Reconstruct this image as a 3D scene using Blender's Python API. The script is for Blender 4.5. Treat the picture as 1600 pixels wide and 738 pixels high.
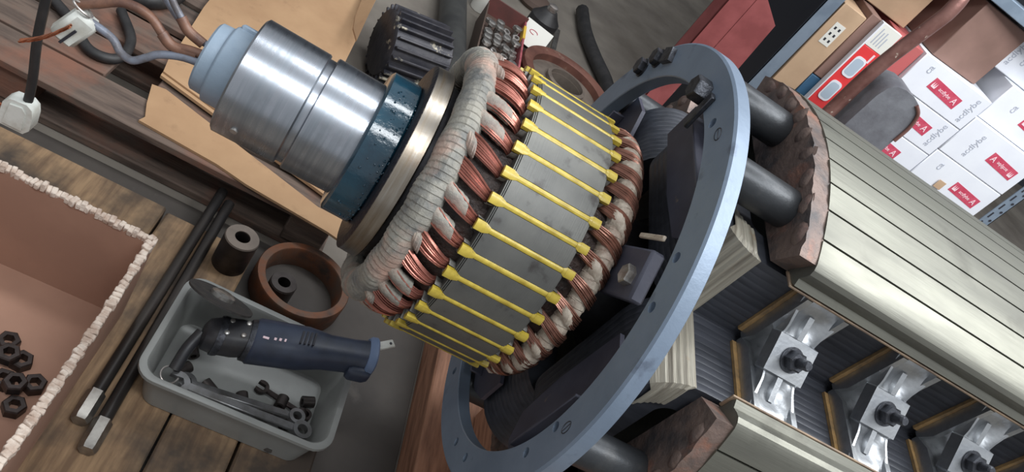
import bpy, bmesh, math, random
from mathutils import Vector, Matrix
random.seed(7)
S = bpy.context.scene
COL = S.collection
for o in list(bpy.data.objects): bpy.data.objects.remove(o, do_unlink=True)

# ---------------------------------------------------------------- camera
cam_d = bpy.data.cameras.new('camera')
cam_d.sensor_width = 36.0
cam_d.lens = 1210.0 / 1600.0 * 36.0
cam_d.clip_start = 0.05
cam = bpy.data.objects.new('camera', cam_d); COL.objects.link(cam)
cam.matrix_world = Matrix(((0.83805936, -0.46383698, -0.28724862, 0.0),
                           (0.07644302, 0.62113891, -0.77996341, -0.8),
                           (0.54019717, 0.63169748, 0.55600837, 1.25),
                           (0, 0, 0, 1)))
S.camera = cam
# ---------------------------------------------------------------- world, lights, exposure
w = bpy.data.worlds.new('world'); S.world = w; w.use_nodes = True
bg = w.node_tree.nodes['Background']
bg.inputs[0].default_value = (0.92, 0.96, 1.0, 1); bg.inputs[1].default_value = 0.42
def area(name, loc, target, sx, sy, power, col):
    d = bpy.data.lights.new(name, 'AREA'); d.shape = 'RECTANGLE'; d.size = sx; d.size_y = sy
    d.energy = power; d.color = col
    o = bpy.data.objects.new(name, d); COL.objects.link(o); o.location = loc
    o.rotation_euler = (Vector(target) - Vector(loc)).to_track_quat('-Z', 'Y').to_euler()
    return o
area('ceiling_light_near', (0.9, -1.5, 3.6), (0.8, 0.0, 0.6), 3.0, 0.5, 65, (0.93, 0.97, 1.0))
area('ceiling_light_middle', (1.3, 1.0, 3.6), (1.3, 0.9, 0.0), 3.0, 0.4, 55, (0.93, 0.97, 1.0))
area('ceiling_light_far', (2.4, -0.2, 3.4), (2.0, 1.6, 0.6), 1.6, 1.0, 65, (0.95, 0.98, 1.0))
S.view_settings.view_transform = 'Standard'
S.view_settings.look = 'None'
S.view_settings.gamma = 1.0
S.view_settings.use_curve_mapping = False
S.view_settings.exposure = 0.35

# ---------------------------------------------------------------- geometry helpers
class G:
    def __init__(s): s.v = []; s.f = []
    def add(s, vs, fs, M=None):
        o = len(s.v)
        s.v += [tuple(M @ Vector(p)) if M else tuple(p) for p in vs]
        s.f += [tuple(i + o for i in f) for f in fs]
        return s
    def lathe(s, prof, n=64, axis='x', M=None, closed=False):
        # prof: (along, radius); angle 0 = +y, 90 = +z for the x axis
        vs = []; m = len(prof)
        for (a, r) in prof:
            for k in range(n):
                t = 2 * math.pi * k / n; c, d = r * math.cos(t), r * math.sin(t)
                vs.append((a, c, d) if axis == 'x' else (c, d, a))
        fs = []
        for i in range(m if closed else m - 1):
            j = (i + 1) % m
            for k in range(n):
                l = (k + 1) % n
                fs.append((i * n + k, i * n + l, j * n + l, j * n + k))
        if not closed:
            if prof[0][1] > 1e-6: fs.append(tuple(range(n)))
            if prof[-1][1] > 1e-6: fs.append(tuple((m - 1) * n + k for k in range(n)))
        return s.add(vs, fs, M)
    def tube(s, pts, r, n=8, caps=True, M=None, closed=False, flat=1.0):
        P = [Vector(p) for p in pts]; m = len(P)
        R = r if isinstance(r, (list, tuple)) else [r] * m
        vs = []; up = None
        for i in range(m):
            if closed: t = P[(i + 1) % m] - P[i - 1]
            else: t = P[min(i + 1, m - 1)] - P[max(i - 1, 0)]
            t.normalize()
            if up is None:
                up = Vector((0, 0, 1)) if abs(t.z) < 0.9 else Vector((0, 1, 0))
            a = (up - t * up.dot(t)).normalized(); b = t.cross(a); up = a
            for k in range(n):
                q = 2 * math.pi * k / n
                vs.append(P[i] + a * (R[i] * flat * math.cos(q)) + b * (R[i] * math.sin(q)))
        fs = []
        for i in range(m if closed else m - 1):
            j = (i + 1) % m
            for k in range(n):
                l = (k + 1) % n
                fs.append((i * n + k, i * n + l, j * n + l, j * n + k))
        if caps and not closed:
            fs.append(tuple(range(n))); fs.append(tuple((m - 1) * n + k for k in range(n)))
        return s.add(vs, fs, M)
    def box(s, x0, x1, y0, y1, z0, z1, b=0.0, M=None):
        b = min(b, abs(x1 - x0) * .45, abs(y1 - y0) * .45, abs(z1 - z0) * .45)
        if b <= 0:
            vs = [(x, y, z) for x in (x0, x1) for y in (y0, y1) for z in (z0, z1)]
            fs = [(0, 1, 3, 2), (4, 6, 7, 5), (0, 4, 5, 1), (2, 3, 7, 6), (0, 2, 6, 4), (1, 5, 7, 3)]
            return s.add(vs, fs, M)
        bm = bmesh.new()
        vv = [bm.verts.new((x, y, z)) for x in (x0, x1) for y in (y0, y1) for z in (z0, z1)]
        for f in [(0, 1, 3, 2), (4, 6, 7, 5), (0, 4, 5, 1), (2, 3, 7, 6), (0, 2, 6, 4), (1, 5, 7, 3)]:
            bm.faces.new([vv[i] for i in f])
        bmesh.ops.bevel(bm, geom=list(bm.edges), offset=b, segments=1, affect='EDGES')
        bm.verts.index_update()
        vs = [v.co.copy() for v in bm.verts]; fs = [tuple(v.index for v in f.verts) for f in bm.faces]
        bm.free()
        return s.add(vs, fs, M)
    def prism(s, poly, a, b, fn=None, M=None):
        # poly (p,q) extruded along x from a to b  -> (x,p,q); fn maps (x,p,q) to 3D
        n = len(poly); fn = fn or (lambda x, p, q: (x, p, q))
        vs = [fn(a, p, q) for p, q in poly] + [fn(b, p, q) for p, q in poly]
        fs = [tuple(range(n)), tuple(range(2 * n - 1, n - 1, -1))]
        fs += [(i, (i + 1) % n, n + (i + 1) % n, n + i) for i in range(n)]
        return s.add(vs, fs, M)
    def hexa(s, c, d, r, h, hole=0.0, chamfer=0.12, M=None, n=6):
        # hexagonal nut or bolt head, base at c, along d
        d = Vector(d).normalized(); q = d.to_track_quat('Z', 'Y').to_matrix().to_4x4()
        T = Matrix.Translation(Vector(c)) @ q
        if M: T = M @ T
        pr = [(0, r), (h * (1 - chamfer), r), (h, r * .88)]
        if hole: pr = [(h, hole), (0, hole)] + pr
        return s.lathe(pr, n, axis='z', M=T, closed=bool(hole))
    def loft(s, secs, M=None):
        n = len(secs[0]); vs = [p for c in secs for p in c]; fs = []
        for i in range(len(secs) - 1):
            for k in range(n):
                l = (k + 1) % n
                fs.append((i * n + k, i * n + l, (i + 1) * n + l, (i + 1) * n + k))
        fs.append(tuple(range(n))); fs.append(tuple((len(secs) - 1) * n + k for k in range(n)))
        return s.add(vs, fs, M)

def mesh_of(name, g, mat, angle=38):
    me = bpy.data.meshes.new(name); me.from_pydata(g.v, [], g.f)
    bm = bmesh.new(); bm.from_mesh(me)
    bmesh.ops.recalc_face_normals(bm, faces=bm.faces); bm.to_mesh(me); bm.free()
    me.materials.append(MAT[mat])
    me.polygons.foreach_set('use_smooth', [True] * len(me.polygons))
    try: me.set_sharp_from_angle(angle=math.radians(angle))
    except Exception: pass
    me.update()
    return me
def obj(name, g, mat, parent=None, label=None, angle=38, loc=None, rot=None):
    me = g if isinstance(g, bpy.types.Mesh) else mesh_of(name, g, mat, angle)
    o = bpy.data.objects.new(name, me); COL.objects.link(o)
    if parent is not None: o.parent = parent
    if loc is not None: o.location = loc
    if rot is not None: o.rotation_euler = rot
    if label: o['label'] = label
    return o
def tag(o, label, cat, group=None):
    o['label'] = label; o['category'] = cat
    if group: o['group'] = group
    return o
def thing(name, label, cat, loc=(0, 0, 0), rz=0.0, group=None):
    o = bpy.data.objects.new(name, None); COL.objects.link(o)
    o.empty_display_size = 0.02; o.location = loc; o.rotation_euler = (0, 0, rz)
    return tag(o, label, cat, group)
def struct(name, g, mat, parent=None):
    o = obj(name, g, mat, parent); o['kind'] = 'structure'; return o
def copy_tree(o, parent=None):
    c = o.copy(); COL.objects.link(c); c.parent = parent
    for ch in list(o.children): copy_tree(ch, c)
    return c
def smoothpath(pts, n=6):
    P = [Vector(p) for p in pts]; out = []
    for i in range(len(P) - 1):
        a, b = P[i], P[i + 1]; p0 = P[i - 1] if i else a * 2 - b; p3 = P[i + 2] if i + 2 < len(P) else b * 2 - a
        for k in range(n):
            t = k / n
            out.append(.5 * ((2 * a) + (b - p0) * t + (2 * p0 - 5 * a + 4 * b - p3) * t * t + (3 * a - p0 - 3 * b + p3) * t ** 3))
    out.append(P[-1]); return out
def rad(a): return math.radians(a)
def pol(x, r, deg): return (x, r * math.cos(rad(deg)), r * math.sin(rad(deg)))
RX = lambda deg: (rad(deg), 0, 0)

# ---------------------------------------------------------------- materials
MAT = {}
def srgb(c):
    return tuple((x / 12.92 if x <= .04045 else ((x + .055) / 1.055) ** 2.4) for x in (v / 255 for v in c)) + (1,)
def mat(name, col, rough=.5, metal=0.0, col2=None, scale=20, stretch=(1, 1, 1), lo=.4, hi=.65, bump=0.0, bscale=60, bstretch=None,
        rough2=None, coat=0.0, col3=None, scale3=6, lo3=.55, hi3=.7, spec=None, alpha=None, trans=0.0, detail=5):
    m = bpy.data.materials.new(name); m.use_nodes = True; nt = m.node_tree; N = nt.nodes; L = nt.links
    b = N['Principled BSDF']
    b.inputs['Base Color'].default_value = srgb(col); b.inputs['Roughness'].default_value = rough
    b.inputs['Metallic'].default_value = metal; b.inputs['Coat Weight'].default_value = coat
    b.inputs['Coat Roughness'].default_value = .12
    b.inputs['Transmission Weight'].default_value = trans
    if spec is not None: b.inputs['Specular IOR Level'].default_value = spec
    if alpha is not None: b.inputs['Alpha'].default_value = alpha
    tc = N.new('ShaderNodeTexCoord')
    def noise(sc, st, det=5):
        mp = N.new('ShaderNodeMapping'); mp.inputs['Scale'].default_value = st
        L.new(tc.outputs['Object'], mp.inputs[0])
        n = N.new('ShaderNodeTexNoise'); n.inputs['Scale'].default_value = sc; n.inputs['Detail'].default_value = det
        n.inputs['Roughness'].default_value = .6
        L.new(mp.outputs[0], n.inputs['Vector']); return n
    cur = None
    def layer(cur, c, sc, st, lo, hi):
        n = noise(sc, st, detail); r = N.new('ShaderNodeMapRange'); r.inputs[1].default_value = lo; r.inputs[2].default_value = hi
        L.new(n.outputs[0], r.inputs[0])
        mx = N.new('ShaderNodeMix'); mx.data_type = 'RGBA'
        mx.inputs[7].default_value = srgb(c)
        if cur is None: mx.inputs[6].default_value = srgb(col)
        else: L.new(cur, mx.inputs[6])
        L.new(r.outputs[0], mx.inputs[0]); return mx.outputs[2], r.outputs[0]
    if col2:
        cur, fac = layer(None, col2, scale, stretch, lo, hi)
        if rough2 is not None:
            r2 = N.new('ShaderNodeMapRange'); r2.inputs[3].default_value = rough; r2.inputs[4].default_value = rough2
            L.new(fac, r2.inputs[0]); L.new(r2.outputs[0], b.inputs['Roughness'])
    if col3: cur, _ = layer(cur, col3, scale3, (1, 1, 1), lo3, hi3)
    if cur is not None: L.new(cur, b.inputs['Base Color'])
    if bump:
        n = noise(bscale, bstretch or (1, 1, 1), 4); bp = N.new('ShaderNodeBump')
        bp.inputs['Strength'].default_value = bump; bp.inputs['Distance'].default_value = .004
        L.new(n.outputs[0], bp.inputs['Height']); L.new(bp.outputs[0], b.inputs['Normal'])
    MAT[name] = m; return m

mat('concrete', (124, 117, 108), .8, col2=(104, 97, 90), scale=3, col3=(88, 80, 72), scale3=1.1, lo3=.5, hi3=.7, bump=.12, bscale=40)
mat('dark_wall', (52, 56, 64), .8, col2=(40, 43, 50), scale=2)
mat('steel_journal', (172, 176, 184), .27, 1, col2=(150, 156, 164), scale=7, stretch=(26, 1, 1), rough2=.34, col3=(134, 134, 136), scale3=12, lo3=.56, hi3=.8)
mat('grey_paint', (134, 150, 166), .45, .1, col2=(150, 164, 178), scale=12, bump=.1, bscale=120)
mat('teal_grease', (20, 66, 84), .2, .0, col2=(12, 38, 54), scale=12, lo=.4, hi=.7, bump=.3, bscale=60, coat=.7)
mat('dark_groove', (40, 38, 44), .4, .5, col2=(26, 28, 40), scale=40, bump=.5, bscale=120)
mat('flange_steel', (168, 160, 150), .3, 1, col2=(136, 122, 104), scale=9, stretch=(14, 1, 1), rough2=.42, col3=(150, 104, 62), scale3=7, lo3=.62, hi3=.8, bump=.04, bscale=60)
mat('dark_steel', (72, 72, 76), .45, .8, col2=(50, 48, 50), scale=16, bump=.1)
mat('lamination', (116, 115, 110), .52, .5, col2=(94, 94, 92), scale=7, col3=(74, 70, 68), scale3=28, lo3=.6, hi3=.72, bump=.14, bscale=6, bstretch=(120, 1, 1))
mat('wedge_yellow', (202, 178, 72), .42, 0, col2=(172, 148, 50), scale=60, col3=(116, 96, 46), scale3=70, lo3=.6, hi3=.72, coat=.2)
mat('liner_grey', (150, 148, 142), .55, 0, col2=(104, 100, 96), scale=70)
mat('copper_wire', (188, 122, 108), .3, .65, col2=(118, 74, 62), scale=26, rough2=.36)
mat('brown_wire', (150, 104, 88), .3, .55, col2=(88, 60, 50), scale=22)
mat('tape_grey', (146, 142, 132), .62, 0, col2=(104, 104, 102), scale=34, col3=(182, 146, 130), scale3=15, lo3=.52, hi3=.74, bump=.5, bscale=130)
mat('tape_cream', (196, 184, 168), .5, 0, col2=(150, 132, 118), scale=34, col3=(130, 98, 84), scale3=22, lo3=.56, hi3=.72, bump=.4, bscale=130)
mat('winding_dark', (62, 46, 40), .5, .2, col2=(36, 28, 26), scale=60, bump=.6, bscale=150)
mat('ring_paint', (128, 142, 160), .42, .25, col2=(112, 126, 144), scale=6, col3=(96, 106, 122), scale3=26, lo3=.62, hi3=.75, bump=.1, bscale=90)
mat('bolt_dark', (86, 88, 94), .42, .8, col2=(58, 58, 62), scale=90, bump=.2, bscale=200)
mat('bolt_bright', (182, 180, 176), .32, .75, col2=(140, 132, 126), scale=80)
mat('standoff_black', (58, 60, 63), .4, .45, col2=(84, 83, 82), scale=14, lo=.55, hi=.75, bump=.15)
mat('copper_plate', (118, 100, 92), .5, .35, col2=(166, 108, 84), scale=16, lo=.54, hi=.72, col3=(76, 72, 72), scale3=20, lo3=.5, hi3=.68, bump=.6, bscale=60)
mat('pole_steel', (132, 131, 121), .44, .8, col2=(112, 111, 104), scale=5, stretch=(.6, 3, 3), col3=(86, 84, 78), scale3=9, lo3=.58, hi3=.78, bump=.1, bscale=8, bstretch=(1, 20, 20), rough2=.54)
mat('groove_dark', (38, 34, 32), .7)
mat('coil_black', (64, 66, 73), .42, .15, col2=(50, 52, 58), scale=10, stretch=(1, 8, 8), bump=.06, bscale=40)
mat('insul_cream', (168, 162, 148), .42, .15, col2=(120, 112, 100), scale=5, stretch=(26, 1, 1), col3=(150, 118, 84), scale3=24, lo3=.6, hi3=.76, bump=.5, bscale=6, bstretch=(30, 1, 1))
mat('pad_amber', (164, 130, 84), .5, 0, col2=(108, 90, 68), scale=40)
mat('cast_alu', (196, 198, 200), .36, 1, col2=(150, 153, 158), scale=24, lo=.4, hi=.7, rough2=.5, bump=.22, bscale=38)
mat('plate_dark', (78, 79, 92), .5, .15, col2=(62, 62, 74), scale=9, col3=(150, 130, 112), scale3=16, lo3=.68, hi3=.76, bump=.1)
mat('edge_brown', (150, 128, 106), .5, .2, col2=(108, 92, 80), scale=30)
mat('lead_brown', (128, 92, 74), .45, 0, col2=(96, 68, 58), scale=40, bump=.2)
mat('lead_grey', (128, 134, 148), .42, .1, col2=(100, 96, 98), scale=40, bump=.2)
mat('bare_copper', (186, 118, 88), .3, .85, col2=(140, 84, 60), scale=90)
mat('white_plastic', (216, 218, 212), .4, 0, col2=(188, 186, 176), scale=30)
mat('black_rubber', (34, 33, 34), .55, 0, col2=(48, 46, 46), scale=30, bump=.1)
mat('wood_old', (104, 88, 78), .8, 0, col2=(70, 58, 52), scale=6, stretch=(1, 8, 8), col3=(122, 84, 68), scale3=7, lo3=.5, hi3=.7, bump=.3, bscale=9, bstretch=(1, 14, 14))
mat('wood_tan', (150, 122, 92), .75, 0, col2=(112, 88, 66), scale=7, stretch=(10, 1, 10), col3=(66, 56, 48), scale3=6, lo3=.46, hi3=.66, bump=.25, bscale=9, bstretch=(12, 1, 12))
mat('wood_red', (164, 118, 92), .7, 0, col2=(122, 84, 64), scale=8, stretch=(8, 1, 8), bump=.25, bscale=9, bstretch=(10, 1, 10))
mat('cardboard', (172, 138, 104), .8, 0, col2=(158, 124, 92), scale=5, col3=(132, 102, 76), scale3=12, lo3=.6, hi3=.8)
mat('cardboard_box', (166, 128, 108), .8, 0, col2=(152, 116, 98), scale=4)
mat('cardboard_torn', (214, 198, 184), .85, 0, col2=(176, 152, 136), scale=60, bump=.7, bscale=110)
mat('rod_black', (48, 46, 46), .38, .6, col2=(70, 64, 60), scale=20, stretch=(1, .2, 1))
mat('hex_steel', (170, 166, 160), .35, .9, col2=(136, 130, 124), scale=30)
mat('tray_plastic', (146, 147, 144), .38, 0, col2=(132, 133, 130), scale=8, trans=.1)
mat('grinder_blue', (52, 60, 78), .45, 0, col2=(40, 46, 60), scale=20, bump=.05)
mat('grinder_cap', (98, 116, 146), .5, 0)
mat('grinder_black', (40, 40, 44), .45, .1, col2=(56, 54, 54), scale=30)
mat('disc_dark', (44, 42, 42), .75, 0, col2=(60, 56, 52), scale=60, bump=.4, bscale=250)
mat('chrome', (186, 182, 178), .3, .7, col2=(140, 128, 122), scale=20)
mat('wrench_steel', (146, 146, 147), .34, .75, col2=(112, 110, 108), scale=25)
mat('rust_ring', (104, 84, 72), .55, .5, col2=(124, 78, 54), scale=20, col3=(70, 64, 60), scale3=12, bump=.2)
mat('sleeve_dark', (82, 76, 74), .45, .7, col2=(58, 52, 50), scale=20)
mat('nut_dark', (72, 64, 62), .4, .7, col2=(50, 44, 42), scale=50)
mat('plate_floor', (76, 70, 65), .6, .1, col2=(58, 53, 50), scale=3.5, col3=(100, 94, 88), scale3=7, lo3=.6, hi3=.75, bump=.08)
mat('fin_dark', (66, 64, 68), .5, .3, col2=(44, 44, 52), scale=14, col3=(176, 168, 150), scale3=16, lo3=.62, hi3=.68, bump=.3)
mat('pipe_dark', (78, 78, 76), .55, .4, col2=(62, 62, 62), scale=8)
mat('bin_red', (106, 62, 58), .6, 0, col2=(88, 56, 52), scale=14)
mat('bin_brown', (88, 72, 64), .6, 0)
mat('pink_red', (172, 92, 98), .5, 0, col2=(140, 70, 78), scale=25)
mat('yellow', (220, 180, 70), .5)
mat('paper', (222, 220, 212), .7, 0)
mat('red_print', (178, 50, 74), .6)
mat('pulley_brown', (120, 80, 68), .55, .2, col2=(96, 62, 54), scale=12, col3=(150, 126, 110), scale3=20, lo3=.62, hi3=.75, bump=.15)
mat('pulley_grey', (132, 120, 110), .55, .3, col2=(108, 98, 90), scale=14)
mat('red_post', (150, 80, 80), .5, .1, col2=(128, 64, 64), scale=8, col3=(176, 130, 124), scale3=14, lo3=.66, hi3=.8)
mat('shelf_metal', (142, 156, 172), .45, .4, col2=(124, 138, 154), scale=10)
mat('shelf_blue', (60, 104, 128), .5, .1, col2=(50, 90, 112), scale=8)
mat('carton_white', (226, 228, 234), .6, 0, col2=(218, 220, 228), scale=5)
mat('print_grey', (172, 176, 188), .7)
mat('label_red', (186, 58, 84), .6, 0, col2=(196, 78, 100), scale=40)
mat('label_ink', (236, 208, 214), .6)
mat('carton_tan', (190, 160, 130), .75, 0, col2=(176, 146, 118), scale=6)
mat('carton_brown', (136, 106, 96), .75, 0, col2=(124, 96, 86), scale=6)
mat('carton_darkblue', (56, 84, 110), .6, 0, col2=(48, 96, 130), scale=3)
mat('carton_red', (184, 92, 92), .65, 0, col2=(172, 96, 92), scale=4)
mat('level_red', (222, 60, 62), .4, 0)
mat('level_glass', (176, 190, 204), .25, 0)
mat('bent_pipe', (142, 104, 96), .38, .5, col2=(118, 80, 74), scale=14, col3=(220, 206, 190), scale3=30, lo3=.64, hi3=.7, bump=.2, bscale=70)
mat('grey_casting', (128, 130, 136), .5, .3, col2=(104, 104, 110), scale=9, bump=.2)
mat('ink_black', (40, 40, 48), .6)
mat('cabinet_black', (36, 38, 46), .5, .1)

# ================================================================ SETTING
struct('floor', G().box(-6, 8, -4, 8, -.1, 0), 'concrete')
struct('wall_back', G().box(-6, 8, 6.0, 6.2, 0, 3.9), 'dark_wall')

# ================================================================ THE ROTOR
AZ = 0.694
rotor = thing('generator_rotor', 'large generator rotor with yellow slot wedges, grey ring and steel poles lying on timber blocks', 'rotor', (0, 0, AZ))
PH = [6.1, 96.1, 186.1, 276.1]
X0, X1 = .487, 1.24

# --- shaft end
obj('shaft_end', G().lathe([(-.10, .030), (-.135, .030), (-.1365, .033), (-.1365, .040), (-.134, .0425), (-.121, .0435), (-.119, .0475), (-.117, .0488), (-.0945, .0495), (-.0935, .05)], 72), 'grey_paint', rotor, 'grey painted stepped shaft end')
obj('shaft_key', G().box(-.116, -.094, -.009, .009, .044, .0535, .002, M=Matrix.Rotation(rad(-28), 4, 'X')), 'grey_paint', rotor)
j = obj('bearing_journal', G().lathe([(-.093, .04), (-.0945, .0705), (-.092, .0735), (-.0155, .0735), (-.0135, .072), (-.0135, .069), (-.0055, .069), (-.0055, .073), (-.004, .0748), (.060, .0748), (.062, .073)], 96), 'steel_journal', rotor, 'polished steel journal with a groove', angle=25)
g = G(); c = Vector(pol(-.067, .0735, 198)); d = Vector(pol(0, 1, 198))
g.hexa(c - d * .003, d, .0045, .0055, n=12)
obj('grub_screw', g, 'bolt_bright', j)
obj('painted_hub', G().lathe([(.057, .07), (.057, .090), (.060, .0945), (.094, .0955), (.097, .093), (.1, .08)], 96), 'teal_grease', rotor, 'teal greasy painted hub')
gb = G()
for k in range(110):   # grease blobs
    a = random.uniform(95, 215); x = random.uniform(.070, .097) if random.random() < .4 else random.uniform(.084, .097); r = random.uniform(.0006, .0017)
    p = Vector(pol(x, .0952, a)); T = Matrix.Translation(p)
    gb.lathe([(-r, 0.0001), (-.5 * r, .85 * r), (.2 * r, r), (.8 * r, .55 * r), (r, .0001)], 6, M=T @ Matrix.Rotation(random.random() * 6, 4, 'Z'))
o = obj('grease_beads', gb, 'teal_grease', rotor); o['kind'] = 'stuff'
fl = obj('flange', G().lathe([(.098, .085), (.0975, .124), (.0995, .1275), (.121, .129), (.1225, .1275), (.1225, .09)], 128), 'flange_steel', rotor, 'wide steel flange with brown heat tint')
obj('flange_paint', G().lathe([(.0965, .088), (.0962, .121), (.0985, .1266), (.1000, .1279), (.0998, .1268), (.098, .121)], 96), 'dark_groove', fl)
obj('spacer_drum', G().lathe([(.120, .112), (.128, .116), (.150, .112), (.200, .112)], 72), 'dark_steel', rotor)
obj('main_shaft', G().lathe([(.05, .06), (.46, .092), (.46, .105), (1.30, .105), (1.33, .095), (1.40, .095), (1.40, .075), (1.75, .075), (1.76, .07)], 64), 'dark_steel', rotor)

# --- exciter core, toothed
NS, RC, RB = 36, .1835, .150
def toothed(g, xa, xb, R):
    hs = .0036 / R; V = []; n = 0
    ring = []   # (r,theta)
    for k in range(NS):
        t0 = rad(10 * k + .2)
        ring += [(RB, t0 - hs), (RB, t0 + hs), (R, t0 + hs)]
        for q in range(1, 4):
            ring.append((R, t0 + hs + (rad(10) - 2 * hs) * q / 4))
        ring.append((R, t0 + rad(10) - hs))
    m = len(ring)
    P = lambda x, r, t: (x, r * math.cos(t), r * math.sin(t))
    vs = [P(xa, r, t) for r, t in ring] + [P(xb, r, t) for r, t in ring] + [P(xa, .10, t) for r, t in ring] + [P(xb, .10, t) for r, t in ring]
    fs = []
    for i in range(m):
        j = (i + 1) % m
        fs.append((i, j, m + j, m + i))
        if abs(ring[i][1] - ring[j][1]) > 1e-6:
            fs.append((i, 2 * m + i, 2 * m + j, j)); fs.append((m + i, m + j, 3 * m + j, 3 * m + i))
    g.add(vs, fs); return g
core = obj('exciter_core', toothed(G(), .2085, .309, RC), 'lamination', rotor, 'grey laminated armature core', angle=30)
obj('end_lamination', toothed(G(), .2066, .2078, RC - .001), 'lamination', core, angle=30)
obj('end_lamination', toothed(G(), .2047, .2059, RC - .002), 'lamination', core, angle=30)
obj('end_lamination', toothed(G(), .3095, .3110, RC - .0015), 'lamination', core, angle=30)
# wedges
def wedge_mesh():
    g = G()
    def arc_box(x0, x1, w0, w1, z0, z1):
        # slightly crowned strip, width w0 at x0 to w1 at x1, on +z
        for (sgn) in (1,):
            ys = [-1, -.5, 0, .5, 1]
            vs = []
            for x, w in ((x0, w0), (x1, w1)):
                vs += [(x, y * w / 2, z1 - .0012 * y * y) for y in ys] + [(x, y * w / 2, z0) for y in ys]
            fs = []
            for i in range(4):
                fs += [(i, i + 1, 11 + i, 10 + i), (5 + i, 15 + i, 16 + i, 6 + i), (i, 5 + i, 6 + i, i + 1), (10 + i, 11 + i, 16 + i, 15 + i)]
            fs += [(0, 10, 15, 5), (4, 9, 19, 14)]
            g.add(vs, fs)
    arc_box(.1955, .2065, .0118, .0118, RC - .0045, RC + .0022)
    arc_box(.2065, .2130, .0118, .0068, RC - .0035, RC + .0018)
    arc_box(.2130, .3070, .0062, .0062, RC - .0030, RC + .0010)
    arc_box(.3070, .3110, .0068, .0110, RC - .0035, RC + .0016)
    arc_box(.3110, .3220, .0112, .0104, RC - .0045, RC + .0020)
    return g
wm = mesh_of('slot_wedge', wedge_mesh(), 'wedge_yellow', 40)
def liner_mesh(ends):
    g = G()
    for xa, xb in ends:
        out = [(-.0062, .0), (-.0074, -.006), (-.0062, -.014), (-.002, -.0185), (.002, -.0185), (.0062, -.014), (.0074, -.006), (.0062, .0)]
        inn = [(p * .84, q * .92 + (-.001)) for p, q in out]
        n = len(out); z = RC - .0048
        vs = []
        for x, gro in ((xa, 1.18), (xb, .9)):
            vs += [(x, p * gro, z + q) for p, q in out] + [(x, p * gro, z + q) for p, q in inn]
        fs = []
        for i in range(n - 1):
            fs += [(i, i + 1, 2 * n + i + 1, 2 * n + i), (n + i, 3 * n + i, 3 * n + i + 1, n + i + 1), (i, n + i, n + i + 1, i + 1)]
        g.add(vs, fs)
    return g
lm = [mesh_of('slot_liner', liner_mesh([e]), 'liner_grey', 40) for e in ((.1965, .2080), (.3100, .3185))]
def strands(side, n_out=7, seed=1):
    g = G(); rnd = random.Random(seed)
    for row in range(3):
        for i in range(n_out):
            f = i / (n_out - 1) - .5
            if side < 0:
                pts = [(.1985 + .006, .1640 - row * .0024, f * .0085), (.198, .1690 - row * .0024, f * .0095), (.190, .1745 - row * .0024, f * .011 - .002),
                       (.175, .1765 - row * .0025, f * .0145 - .0075), (.160, .1740 - row * .0025, f * .0165 - .0135), (.146, .1680 - row * .0025, f * .0165 - .019)]
            else:
                pts = [(.3105, .1630 - row * .0024, f * .0085), (.318, .1690 - row * .0024, f * .0095), (.328, .1745 - row * .0024, f * .011 + .003),
                       (.342, .1800 - row * .0025, f * .0135 + .0085), (.354, .1800 - row * .0025, f * .0145 + .0145), (.3635, .1730 - row * .0025, f * .0145 + .019), (.366, .160, f * .0145 + .022)]
            j1 = rnd.uniform(-.0007, .0007); j2 = rnd.uniform(-.0006, .0006)
            P = []
            for q, (x, r, t) in enumerate(pts):
                jj = j1 if 0 < q < len(pts) - 1 else 0
                a = math.pi / 2 + ((t + jj) / r); rr = r + j2
                P.append((x, rr * math.cos(a), rr * math.sin(a)))
            g.tube(smoothpath(P, 2), .00118, 5, caps=False)
    return g
cmL = mesh_of('copper_coil', strands(-1), 'copper_wire', 60)
cmR = mesh_of('copper_coil', strands(1, 7, 3), 'brown_wire', 60)
# taped lobe around the first half of a coil bundle
def lobe(side, L0, L1):
    g = G(); n = 14; m = 14; vs = []; fs = []
    for i in range(m):
        t = i / (m - 1)
        if side < 0: x = .140 + (L1 - .140) * t; r = .1665 + .0085 * math.sin(min(1, t * 1.2) * math.pi * .55); tg = -.021 + t * .014
        else: x = L0 + (L1 - L0) * t; r = .174 + .007 * math.sin(t * math.pi) - .006 * t * t; tg = .008 + .014 * t
        saw = .0011 * ((t * 5) % 1.0)
        for k in range(n):
            q = 2 * math.pi * k / n
            a = math.pi / 2 + (tg + (.0108 + saw) * math.cos(q)) / r; rr = r - .004 + (.0075 + saw) * math.sin(q)
            vs.append((x + .0025 * math.cos(q), rr * math.cos(a), rr * math.sin(a)))
    for i in range(m - 1):
        for k in range(n):
            l = (k + 1) % n; fs.append((i * n + k, i * n + l, (i + 1) * n + l, (i + 1) * n + k))
    fs += [tuple(range(n)), tuple((m - 1) * n + k for k in range(n))]
    g.add(vs, fs); return g
lobeA = mesh_of('taped_lobe', lobe(-1, .14, .182), 'tape_grey', 30)
lobeS = mesh_of('taped_lobe', lobe(-1, .14, .160), 'tape_grey', 30)
lobeR = mesh_of('taped_lobe', lobe(1, .334, .362), 'tape_cream', 30)
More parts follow.
